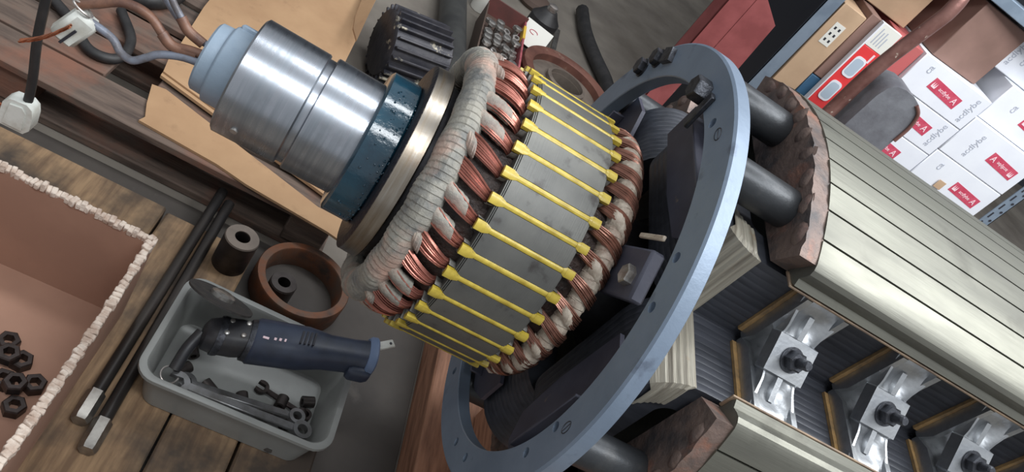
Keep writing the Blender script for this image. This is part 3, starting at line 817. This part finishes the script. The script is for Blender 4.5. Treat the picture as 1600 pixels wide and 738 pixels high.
tl = Matrix.Translation(Vector((-.020, .000, .042))) @ Matrix.Rotation(rad(-38), 4, 'X') @ Matrix.Rotation(rad(4), 4, 'Y')
obj('grinding_disc', G().lathe([(0, .010), (0, .058), (.003, .058), (.003, .010)], 48, axis='z', M=tl @ Matrix.Translation(Vector((0, 0, .014)))), 'disc_dark', gr, 'black grinding disc')
obj('disc_flange', G().lathe([(.017, .008), (.017, .021), (.023, .021), (.026, .015), (.026, .006)], 24, axis='z', M=tl), 'bolt_bright', gr)
for a, b in ((.010, -.012), (.010, .012), (.036, -.012), (.036, .012)):
    obj('screw', G().lathe([(0, .0042), (.003, .0042), (.0036, .003)], 12, axis='z', M=Matrix.Translation(g0 + gd.normalized() * a + Vector((0, b, .0235)))), 'bolt_bright', gr)
obj('gear_cover', body(g0 + gd.normalized() * -.004, gd, ((0, .0285, .0275), (.006, .0295, .0285), (.012, .0285, .0275))), 'bolt_dark', gr)
obj('side_handle', G().tube(smoothpath([(-.020, -.035, .018), (-.028, -.060, .004), (-.030, -.085, -.018)], 4), [.010] * 9, 12), 'grinder_black', gr)

# wrenches in the tray
def wrench(lab, p0, p1, rsc, m_='wrench_steel', openend=True):
    a = Vector(p0); b = Vector(p1); L = (b - a).length
    t = thing('wrench', lab, 'wrench', tuple(a), 0, 'wrenches in the plastic tray')
    t.rotation_euler = (b - a).to_track_quat('X', 'Z').to_euler()
    w_ = .0075 * rsc
    obj('shank', G().box(.012 * rsc, L - .014 * rsc, -w_, w_, -.003, .003, .0018), m_, t)
    obj('ring_end', G().lathe([(-.006, .0092 * rsc), (-.006, .0165 * rsc), (.006, .0165 * rsc), (.006, .0092 * rsc)], 24, axis='z', M=Matrix.Translation(Vector((L, 0, 0))), closed=True), m_, t)
    R_ = .019 * rsc; pts = []
    for k in range(15): q = rad(50 + 260 * k / 14); pts.append((R_ * math.cos(q) + .002, R_ * math.sin(q)))
    pts = [(-p, q) for p, q in pts]
    pts = [(p, q) for p, q in pts] ; inner = [(-.016 * rsc, -.0085 * rsc), (.004 * rsc, -.0085 * rsc), (.008 * rsc, 0), (.004 * rsc, .0085 * rsc), (-.016 * rsc, .0085 * rsc)]
    obj('open_end', G().prism(pts + inner, -.004, .004, fn=lambda x, p, q: (p, q, x)), m_, t)
    return t
wrench('largest wrench, open end by the key ring in the tray', (.018, -.012, .112), (.236, .010, .092), 1.05)
wrench('wrench lying just under the grinder body in the tray', (.030, .012, .088), (.222, .040, .080), .9)
wrench('small wrench at the bottom of the tray by its near wall', (.070, -.018, .066), (.200, -.022, .066), .7)
wrench('short dark wrench at the right end of the tray', (.150, .078, .066), (.238, .060, .066), .7, 'nut_dark')
tag(obj('key_ring', G().tube([(.0145 * math.cos(i * .314), .0145 * math.sin(i * .314), 0) for i in range(20)], .0018, 8, closed=True), 'chrome', loc=(.000, -.004, .112), rot=(.2, .15, 0)), 'shiny split ring resting on the wrench end in the tray', 'ring')
for k, (x, y, z, ry) in enumerate(((.045, -.010, .0655, .3), (.100, .012, .0655, 1.2), (.13, .030, .0655, 2.0), (.205, .02, .0655, .7), (.16, .035, .0655, .1), (.075, .030, .0655, 2.6), (.19, .055, .0655, 1.5), (.225, .085, .0655, .4), (.01, .04, .0655, 1.0), (.02, .08, .0655, 2.1), (.235, .045, .0655, 1.9))):
    tag(obj('socket', G().lathe([(.0, .0055), (0, .0105), (.022, .0105), (.022, .0065)], 18, axis='x', closed=True), 'sleeve_dark', loc=(x, y, z + .001), rot=(0, 0, ry)), 'small dark socket at the bottom of the plastic tray', 'socket', 'sockets in the tray')
st = obj('hanging_tag', G().box(0, .056, -.008, .008, 0, .0036, .002), 'white_plastic', gr, 'white plastic strip with a hole', loc=(.243, .034, .062), rot=(0, rad(-3), rad(36)))
obj('tag_hole', G().lathe([(0, .0026), (.0042, .0026)], 12, axis='z', M=Matrix.Translation(Vector((.048, 0, 0)))), 'ink_black', st)

# steel sleeves and the bearing ring
def sleeve(nm, lab, loc, h, r, ri, m_, top=None):
    t = thing(nm, lab, 'sleeve', loc)
    obj('sleeve_body', G().lathe([(0, ri), (0, r), (h - .003, r), (h - .003, ri)], 36, axis='z', closed=True), m_, t)
    obj('end_face', G().lathe([(h - .003, ri * .95), (h - .003, r * .99), (h, r * .95), (h, ri * .95)], 36, axis='z', closed=True), top or 'hex_steel', t, 'brighter machined end')
    return t
sleeve('steel_sleeve', 'tall dark steel sleeve standing behind the plastic tray', (-.005, .330, .05), .082, .034, .016, 'sleeve_dark', 'pulley_grey')
sleeve('steel_sleeve', 'short steel sleeve standing inside the rusty ring', (.108, .335, .0045), .060, .028, .014, 'sleeve_dark', 'sleeve_dark')
rg = thing('bearing_ring', 'rusty brown bearing ring lying flat behind the plastic tray', 'ring', (.144, .373, .0045))
obj('ring_body', G().lathe([(0, .082), (0, .099), (.003, .101), (.052, .101), (.055, .099), (.055, .084), (.052, .082)], 64, axis='z', closed=True), 'rust_ring', rg)
tag(obj('round_container', G().lathe([(0, .05), (.006, .056), (.014, .056), (.017, .05), (.017, .0001)], 40, axis='z'), 'tray_plastic', loc=(.045, -.215, PZ)), 'round grey plastic container at the bottom edge below the tray', 'container')

# ================================================================ PALLET AND CARDBOARD (upper left)
pa = thing('pallet', 'old wooden pallet with weathered boards under the shaft leads', 'pallet', (-.55, .957, 0))
PT = .12
for k, (y0, y1, xa, xb) in enumerate(((-.475, -.375, -.75, .71), (-.365, -.255, -.75, .15), (-.365, -.255, .24, .71), (-.235, -.125, -.75, .71), (-.10, .01, -.75, .71), (.04, .15, -.75, .71))):
    obj('deck_board', G().box(xa, xb, y0, y1, PT - .020, PT - .002 * (k % 2), .003), 'wood_old', pa)
for xa in (-.74, -.03, .61):
    obj('stringer', G().box(xa, xa + .09, -.465, .14, .022, PT - .0205, .003), 'wood_old', pa)
for y0 in (-.46, -.21, .04):
    obj('bottom_board', G().box(-.75, .71, y0, y0 + .1, 0, .0215, .003), 'wood_old', pa)

def sheet(name, lab, poly, z, th, m_, cat, bend=None, grp=None):
    g = G(); g.prism(poly, 0, th, fn=lambda x, p, q: (p, q, x))
    o = obj(name, g, m_, loc=(0, 0, z)); return tag(o, lab, cat, grp)
sheet('cardboard_sheet', 'flat tan cardboard sheet on the pallet below the steel journal', [(-.290, .502), (-.285, .520), (-.300, .560), (-.318, .625), (-.290, .632), (.10, .520), (.215, .520), (.205, .448), (.140, .462), (-.05, .478), (-.12, .492)], PT + .0005, .006, 'cardboard', 'cardboard')
o = thing('cardboard_carton', 'flattened tan cardboard carton with a raised flap behind the shaft', 'cardboard', (-.1, 1.0, PT))
obj('carton_panel', G().prism([(-.215, -.345), (.245, -.455), (.25, -.10), (.14, .06), (.105, .10), (.095, .60), (-.28, .55), (-.25, -.02)], .0085, .016, fn=lambda x, p, q: (p, q, x)), 'cardboard', o)
obj('side_flap', G().prism([(.100, .12), (.095, .58), (.055, .58), (.070, .30), (.085, .20)], 0, .006, fn=lambda x, p, q: (p + (.18 - p) * .0 + .02 * math.sin(q * 20) * .3, q, .018 + (p - .05) * 1.1 + x)), 'cardboard', o)
obj('fold_flap', G().prism([(-.215, -.335), (.235, -.440), (.24, -.395), (-.225, -.285)], .017, .021, fn=lambda x, p, q: (p, q, x)), 'cardboard', o)

# black cables heaped at the top left
def cable(lab, pts, r, m_='black_rubber', cat='cable', nm='black_cable'):
    return tag(obj(nm, G().tube(smoothpath(pts, 8), r, 10), m_), lab, cat)
cable('thick black cable curving along the pallet under the white connector', [(-.72, .80, .132), (-.62, .74, .132), (-.52, .68, .132), (-.45, .62, .132), (-.40, .64, .132), (-.41, .72, .132), (-.47, .80, .132)], .011)
cable('black hose coiled at the far end of the pallet', [(-.50, .86, .142), (-.44, .88, .142), (-.41, .95, .142), (-.43, 1.04, .142), (-.50, 1.07, .142), (-.58, 1.02, .142), (-.64, .93, .142), (-.74, .90, .142)], .020)
# white plug hanging on its cord
pg = thing('white_plug', 'white plug hanging from a black cord above the pallet', 'plug', (-.346, .10, .36))
pb = G().prism([(-.020, 0), (-.0215, .012), (-.020, .040), (-.012, .050), (.010, .053), (.018, .047), (.021, .034), (.021, .010), (.014, 0)], -.011, .011, fn=lambda x, p, q: (p, x, q))
obj('plug_body', pb, 'white_plastic', pg, angle=60)
obj('plug_rib', G().prism([(-.014, .006), (-.010, .043), (.006, .046), (.012, .038), (.012, .006)], -.0135, .0135, fn=lambda x, p, q: (p, x, q)), 'white_plastic', pg)
obj('cord', G().tube(smoothpath([(.006, 0, .046), (.006, 0, .07), (.004, 0, .10), (-.002, 0, .16), (-.004, .0, .24), (-.012, .01, .40), (-.02, .02, .60)], 5), .0062, 10), 'black_rubber', pg)
for s in (-1, 1): obj('pin', G().tube([(-.015, s * .005, .020), (-.040, s * .005, .016)], .0026, 8), 'bare_copper', pg)

# ================================================================ UPPER CENTRE
fm = thing('finned_housing', 'dark finned motor housing with pale worn patches behind the flange', 'motor', (.163, 1.365, 0), rad(22))
g = G(); n = 22; prof = []
R0 = .105
prf = [(-.105, .05), (-.105, R0 - .012), (-.10, R0 - .004), (.085, R0 - .004), (.095, R0 - .02), (.095, .05)]
obj('housing', G().lathe(prf, 48, M=Matrix.Translation(Vector((0, 0, .125)))), 'fin_dark', fm)
for k in range(24):
    a = 15 * k
    T = Matrix.Translation(Vector((0, 0, .125))) @ Matrix.Rotation(rad(a), 4, 'X')
    obj('fin', G().box(-.098, .080, R0 - .008, R0 + .013, -.0035, .0035, .0015, M=T), 'fin_dark', fm)
for yy in (-.05, .05): obj('foot', G().box(-.08, .07, yy - .02, yy + .02, 0, .045, .004), 'fin_dark', fm)
tag(obj('steel_pipe', G().tube([(.345, 1.28, .052), (.292, 1.70, .052), (.225, 2.20, .052)], .052, 24), 'pipe_dark'), 'fat dark grey pipe lying beside the finned motor housing', 'pipe')
bn = thing('parts_bin', 'dull red parts bin full of shiny nuts and bolts on the floor', 'bin', (.452, 1.90, 0))
BW, BD, BHt = .085, .22, .10
obj('bin_floor', G().box(-BW, BW, -BD, BD, 0, .005), 'bin_brown', bn)
obj('divider_tray', G().box(-BW + .007, BW - .009, -BD + .007, BD - .007, .054, .058), 'bin_brown', bn)
obj('bin_wall', G().box(-BW, BW, BD - .006, BD, .005, BHt + .03, .001), 'bin_red', bn)
obj('bin_wall', G().box(-BW, BW, -BD, -BD + .006, .005, BHt, .001), 'bin_red', bn)
obj('bin_wall', G().box(-BW, -BW + .006, -BD + .006, BD - .006, .005, BHt, .001), 'bin_brown', bn)
rw = obj('bin_wall', G().box(BW - .008, BW, -BD + .006, BD - .006, .005, BHt + .015, .001), 'pink_red', bn)
obj('yellow_stripe', G().box(BW - .0095, BW + .0012, BD - .16, BD - .05, BHt - .01, BHt + .0165, 0), 'yellow', rw)
hn_m = mesh_of('hex_nut', G().hexa((0, 0, 0), (0, 0, 1), .017, .014, hole=.009), 'chrome')
hb_m = mesh_of('hex_bolt', G().hexa((0, 0, 0), (0, 0, 1), .018, .012).tube([(0, 0, 0), (0, 0, -.045)], .0085, 10), 'bolt_bright')
rnd = random.Random(21)
for i in range(4):
    for q in range(9):
        x = -.058 + i * .038 + rnd.uniform(-.004, .004); y = -.185 + q * .043 + rnd.uniform(-.004, .004)
        if q > 6 and i < 3: continue
        up = rnd.random() < .45
        o = obj('hex_bolt' if up else 'hex_nut', hb_m if up else hn_m, None, loc=(.452 + x, 1.90 + y, .105 if up else .006), rot=(0, 0, rnd.random()))
        if not up: o.location.z = .086; o.rotation_euler = (rnd.uniform(-.3, .3), rnd.uniform(-.3, .3), rnd.random())
        tag(o, 'shiny bolt standing among nuts in the red bin' if up else 'shiny hex nut in the red parts bin', 'bolt' if up else 'nut', 'bolts in the red bin' if up else 'nuts in the red bin')
tag(obj('dark_bag', G().lathe([(0, .07), (.02, .085), (.04, .08), (.048, .05), (.05, .0001)], 24, axis='z'), 'bin_brown', loc=(.60, 2.62, 0)), 'dull brown coil behind the parts bin', 'coil')
# pulley on the floor
pu = thing('pulley', 'brown cast pulley wheel lying flat on the concrete floor', 'pulley', (.745, 1.86, 0))
obj('rim', G().lathe([(0, .155), (0, .195), (.015, .2), (.03, .188), (.08, .188), (.095, .2), (.110, .195), (.110, .165), (.104, .155)], 64, axis='z', closed=True), 'pulley_brown', pu)
obj('web', G().lathe([(.04, .07), (.04, .156), (.075, .156), (.085, .07)], 48, axis='z', closed=True), 'pulley_grey', pu)
obj('bore_shade_disc', G().lathe([(.004, .0001), (.004, .071), (.010, .071), (.010, .0001)], 32, axis='z'), 'black_rubber', pu)  # black disc added to paint the shade down inside the hub bore
obj('hub', G().lathe([(.0, .072), (0, .088), (.100, .085), (.104, .072)], 40, axis='z', closed=True), 'pulley_grey', pu)
# black drill/canister with paper
ca = thing('black_canister', 'black canister with a bright cap standing behind the pulley', 'canister', (.61, 2.225, 0))
obj('can_body', G().lathe([(0, .06), (.004, .064), (.13, .064), (.15, .045), (.17, .03)], 32, axis='z'), 'black_rubber', ca)
obj('can_cap', G().lathe([(.168, .022), (.19, .022), (.194, .016)], 24, axis='z'), 'chrome', ca)
pp_ = obj('paper_tag', G().box(-.062, .062, -.055, .055, 0, .002), 'paper', loc=(.590, 2.105, .085), rot=(rad(38), 0, rad(-14)))
tag(pp_, 'white paper tag with a red mark leaning on the black canister', 'paper')
obj('red_mark', G().tube([(.018 * math.cos(i * .5) - .01, .009 * math.sin(i * .5) + .012, .0022) for i in range(11)], .0016, 5), 'red_print', pp_)
tag(obj('steel_bar', G().box(-.012, .012, -.3, .0, 0, .012, .002).box(-.034, -.020, -.3, .0, 0, .010, .002), 'hex_steel', loc=(.745, 2.52, .0), rot=(0, 0, rad(-4))), 'pair of thin steel bars lying beside the black canister', 'bar')
cable('thick black hose bending round the far side of the pulley', [(.86, 2.85, .032), (.88, 2.62, .032), (.93, 2.42, .032), (.985, 2.26, .032), (1.00, 2.14, .032)], .032)
tag(obj('blue_carton', G().box(-.07, .07, -.06, .06, 0, .09, .003), 'shelf_blue', loc=(.28, 2.40, 0)), 'small blue carton behind the fat grey pipe', 'carton')
tag(obj('white_cup', G().lathe([(0, .03), (.002, .034), (.10, .042), (.10, .039), (.006, .031)], 28, axis='z'), 'paper', loc=(.36, 2.235, 0)), 'white cup standing between the grey pipe and the red bin', 'cup')

# ================================================================ RED POST, SHELF (upper right)
rp = thing('red_post', 'dull red steel post with a gusset plate beside the shelf', 'post', (.928, 1.60, 0))
obj('post_web', G().box(-.028, -.022, -.048, .048, 0.008, 2.2, .002), 'red_post', rp)
obj('post_flange', G().box(-.028, .045, -.048, -.042, 0.008, 2.2, .002), 'red_post', rp)
obj('post_flange', G().box(-.028, .045, .042, .048, 0.008, 2.2, .002), 'red_post', rp)
obj('gusset_plate', G().prism([(.044, .53), (.156, .592), (.148, .766), (.044, .83)], -.050, -.042, fn=lambda x, p, q: (p, x, q)), 'red_post', rp)
obj('base_plate', G().box(-.035, .06, -.06, .06, 0, .008, .002), 'red_post', rp)
tag(obj('black_cabinet', G().box(0, .9, 0, .20, 0, 1.7, .01).box(.02, .44, -.012, 0, .05, 1.66, .003).box(.46, .88, -.012, 0, .05, 1.66, .003), 'cabinet_black', loc=(1.415, 2.62, 0)), 'tall black steel cabinet behind the shelf', 'cabinet')

SX0, SX1, SY0, SY1 = 1.265, 2.43, 1.80, 2.30
sh = thing('shelf_rack', 'slotted grey steel shelf rack holding cartons', 'shelf', (1.85, 2.05, 0))
cx_, cy_ = 1.85, 2.05
def post(x, y, sx, sy):
    g = G(); t = .003; w_ = .05
    g.box(min(0, sx * w_), max(0, sx * w_), min(0, sy * t), max(0, sy * t), 0, 2.2)
    g.box(min(0, sx * t), max(0, sx * t), min(0, sy * w_), max(0, sy * w_), 0, 2.2)
    p = obj('slotted_post', g, 'shelf_metal', sh, loc=(x - cx_, y - cy_, 0))
    if sy > 0 and x > 2:
        for k in range(14):
            z = .40 + k * .05
            obj('slot_hole', G().lathe([(0, .0055), (.001, .0055)], 12, axis='z', M=Matrix.Translation(Vector((sx * .014, -.0012, z))) @ Matrix.Rotation(rad(90), 4, 'X')), 'ink_black', p)
            obj('slot_hole', G().box(sx * .036 - .0035, sx * .036 + .0035, -.0012, .0, z + .006, z + .034), 'ink_black', p)
    return p
post(SX0, SY0, 1, 1); post(SX1 + .045, SY0 - .002, -1, 1); post(SX0, SY1, 1, -1); post(SX1 + .045, SY1, -1, -1)
obj('side_sheet', G().box(SX0 - cx_ - .004, SX0 - cx_ - .001, SY0 - cy_ + .004, SY1 - cy_, .05, 2.1, .001), 'cabinet_black', sh)
for z in (.10, .51, 1.215, 1.75):
    obj('shelf_board', G().box(SX0 - cx_ + .004, SX1 - cx_ + .04, SY0 - cy_ + .012, SY1 - cy_ - .004, z - .02, z, .002), 'shelf_metal', sh)
    obj('shelf_beam', G().box(SX0 - cx_ + .004, SX1 - cx_ + .04, SY0 - cy_ + .004, SY0 - cy_ + .011, z - .04, z - .0005, .002), 'shelf_metal' if z > .6 else 'shelf_blue', sh)
tag(obj('blue_crate', G().box(0, .50, 0, .45, 0, .36, .01), 'shelf_blue', loc=(2.53, 1.80, 0)), 'blue crate on the floor right of the shelf post', 'crate')

def text_mesh(txt, size, mname, extr=.0004):
    cu = bpy.data.curves.new('t', 'FONT'); cu.body = txt; cu.size = size; cu.align_x = 'CENTER'; cu.align_y = 'CENTER'; cu.extrude = extr
    o = bpy.data.objects.new('t', cu); COL.objects.link(o); bpy.context.view_layer.update()
    me = bpy.data.meshes.new_from_object(o.evaluated_get(bpy.context.evaluated_depsgraph_get()))
    bpy.data.objects.remove(o); me.materials.clear(); me.materials.append(MAT[mname]); me.name = 'lettering'; return me
T_name = text_mesh('acdlybe', .034, 'print_grey'); T_ca = text_mesh('ca', .036, 'print_grey')
T_lab = text_mesh('A', .034, 'label_ink'); T_lab2 = text_mesh('acdlybe', .020, 'label_ink')
lab_m = mesh_of('red_label', G().box(-.073, .073, -.0008, 0, -.0225, .0225, 0), 'label_red')
def carton(lab, x0, x1, z0, z1, y0=SY0 + .004, dep=.30, lx=None, lz=None, name_at=None, ca_at=None, flip=1, m_='carton_white', nm='paper_carton', rz=0):
    t = thing(nm, lab, 'carton', ((x0 + x1) / 2, y0 + dep / 2, z0), rz, 'white paper cartons on the shelf' if m_ == 'carton_white' else None)
    hx = (x1 - x0) / 2; h = z1 - z0
    obj('carton_body', G().box(-hx, hx, -dep / 2, dep / 2, 0, h, .003), m_, t)
    yf = -dep / 2
    if lx is not None:
        l = obj('red_label', lab_m, None, t, 'red printed label', loc=(lx - (x0 + x1) / 2, yf, lz - z0), rot=(0, rad(4), 0))
        obj('lettering', T_lab, None, l, loc=(.052 * flip, -.0012, 0), rot=(rad(90), 0, 0)); obj('lettering', T_lab2, None, l, loc=(0, -.0012, 0), rot=(rad(90), 0, 0) if flip > 0 else (rad(90), rad(180), 0))
        g = G()   # crown-like emblem: base bar and three prongs
        g.box(-.010, .010, -.0015, -.0008, -.012, -.006)
        for q in (-.008, 0, .008): g.prism([(q - .003, -.006), (q + .003, -.006), (q, .010)], -.0015, -.0008, fn=lambda x, p, q_: (p, x, q_))
        obj('emblem', g, 'label_ink', l, loc=(-.055 * flip, 0, 0))
    if name_at: obj('lettering', T_name, None, t, loc=(name_at[0] - (x0 + x1) / 2, yf - .0006, name_at[1] - z0), rot=(rad(90), rad(-90), 0))
    if ca_at: obj('lettering', T_ca, None, t, loc=(ca_at[0] - (x0 + x1) / 2, yf - .0006, ca_at[1] - z0), rot=(rad(90), rad(-90), 0))
    return t
carton('white paper carton at the bottom of the left stack on the shelf', 1.690, 2.030, .512, .662, lx=1.862, lz=.597)
carton('white paper carton in the middle of the left stack on the shelf', 1.690, 2.030, .664, .798, lx=1.868, lz=.733, name_at=(1.975, .735))
carton('white paper carton on top of the left stack on the shelf', 1.690, 2.030, .800, .936, lx=1.862, lz=.866, name_at=(1.985, .868), ca_at=(1.745, .90))
carton('white paper carton at the bottom of the right stack on the shelf', 2.034, 2.398, .512, .700, lx=2.285, lz=.620, ca_at=(2.10, .655))
carton('white paper carton in the middle of the right stack on the shelf', 2.034, 2.398, .702, .868, lx=2.285, lz=.785, name_at=(2.125, .785), flip=-1)
carton('white paper carton on top of the right stack by the slotted post', 2.050, 2.392, .870, 1.020, lx=2.27, lz=.945, ca_at=(2.13, .960), y0=SY0 + .03)
carton('white paper carton set back in the upper right of the shelf', 1.965, 2.30, 1.022, 1.170, ca_at=(2.05, 1.09), name_at=(2.0, 1.10), y0=SY0 + .10, dep=.28)
tag(obj('cardboard_scrap', G().box(-.018, .018, -.0015, 0, -.018, .018, .0005), 'carton_tan', loc=(2.165, SY0 - .001, .600)), 'tan paper scrap stuck on a white carton', 'scrap')
# tan, brown, blue and red cartons and the level on the left of the shelf
c1 = carton('tan carton with a white sticker at the left end of the shelf', 1.325, 1.425, .512, .905, m_='carton_tan', nm='tan_carton', dep=.3)
obj('white_sticker', G().box(-.024, .018, -.1512, -.150, .245, .33), 'paper', c1)
g = G()
for i in range(2):
    for q in range(3): g.box(-.016 + i * .018, -.008 + i * .018, -.1516, -.1508, .258 + q * .024, .268 + q * .024)
o = obj('sticker_print', g, 'ink_black', c1); o['kind'] = 'stuff'
carton('narrow dark brown carton between the tan carton and the red level', 1.428, 1.474, .66, .93, m_='carton_brown', nm='brown_carton', dep=.28)
carton('dark blue carton under the narrow brown carton', 1.428, 1.475, .512, .658, m_='carton_darkblue', nm='blue_carton', dep=.26)
carton('tan carton above the red level at the top of the shelf', 1.330, 1.62, .935, 1.170, y0=SY0 + .12, m_='carton_tan', nm='tan_carton', dep=.25)
carton('red carton between the level and the white cartons', 1.560, 1.686, .512, .93, y0=SY0 + .02, m_='carton_red', nm='red_carton', dep=.30)
carton('brown carton standing on the left white stack under the bent pipe', 1.700, 1.945, .938, 1.165, y0=SY0 + .05, m_='carton_brown', nm='brown_carton', dep=.28, rz=rad(9))
lv = thing('spirit_level', 'red spirit level with a white label standing upright in the shelf', 'level', (1.510, SY0 - .012, .512))
def lvl_part(x0, x1, z0, z1, y0, y1, m_, nm, b=.002, par=None, lab=None): return obj(nm, G().box(x0, x1, y0, y1, z0, z1, b), m_, par or lv, lab)
lvl_part(-.040, .040, 0, .330, -.010, .012, 'level_red', 'level_body')
lvl_part(-.044, -.038, 0, .42, -.013, .013, 'carton_white', 'level_edge', .001)
lvl_part(-.040, .044, .331, .42, -.010, .012, 'paper', 'level_label', .001)
for z in (.140, .250):
    f = obj('vial_window', G().loft([[(p * s, y, z + q * s) for p, q, _ in rrect(.024, .042, .016, 0, 4)] for y, s in ((-.0125, 1.0), (-.0105, 1.0), (-.0105, .8), (-.0115, .78))]), 'carton_white', lv)
    obj('vial', G().loft([[(p * .8, y, z + q * .8) for p, q, _ in rrect(.024, .042, .016, 0, 4)] for y in (-.0128, -.0118)]), 'level_glass', f)
g = G()
for k in range(4): g.box(-.026 + .012 * k, -.022 + .012 * k, -.0106, -.0100, .345, .345 + (.06, .05, .055, .04)[k])
o = obj('label_print', g, 'print_grey', lv); o['kind'] = 'stuff'
g = G(); g.box(.020, .028, -.0106, -.0098, .285, .320); g.box(.020, .028, -.0106, -.0098, .02, .06); obj('label_mark', g, 'label_ink', lv)
# bent pipe leaning in front of the shelf
tag(obj('bent_pipe', G().tube(smoothpath([(1.378, 1.46, .025), (1.393, 1.48, .35), (1.404, 1.50, .662), (1.403, 1.50, .80), (1.410, 1.5, .90), (1.428, 1.5, 1.03), (1.435, 1.5, 1.10), (1.43, 1.52, 1.16), (1.38, 1.56, 1.22), (1.28, 1.62, 1.27)], 6), .0235, 16), 'bent_pipe'), 'reddish brown bent pipe with paint flecks in front of the shelf', 'pipe')
gc = thing('grey_casting', 'grey curved casting standing in front of the white cartons', 'casting', (1.555, 1.50, 0))
obj('curved_cover', G().loft([[( -.055 + p, y, .40 + q) for p, q in [(-.06, .0), (-.058, .40), (-.05, .435), (-.03, .455), (.0, .462), (.04, .460), (.07, .45), (.092, .43), (.105, .40), (.110, .36), (.112, .0)]] for y in (-.06, .06)]), 'grey_casting', gc, angle=50)
obj('cover_lip', G().tube(smoothpath([(.012, -.062, .845), (.040, -.064, .825), (.055, -.064, .78), (.056, -.063, .72)], 5), .006, 10), 'bent_pipe', gc)
obj('stand', G().box(-.09, .03, -.05, .05, 0, .40, .006), 'dark_steel', gc)
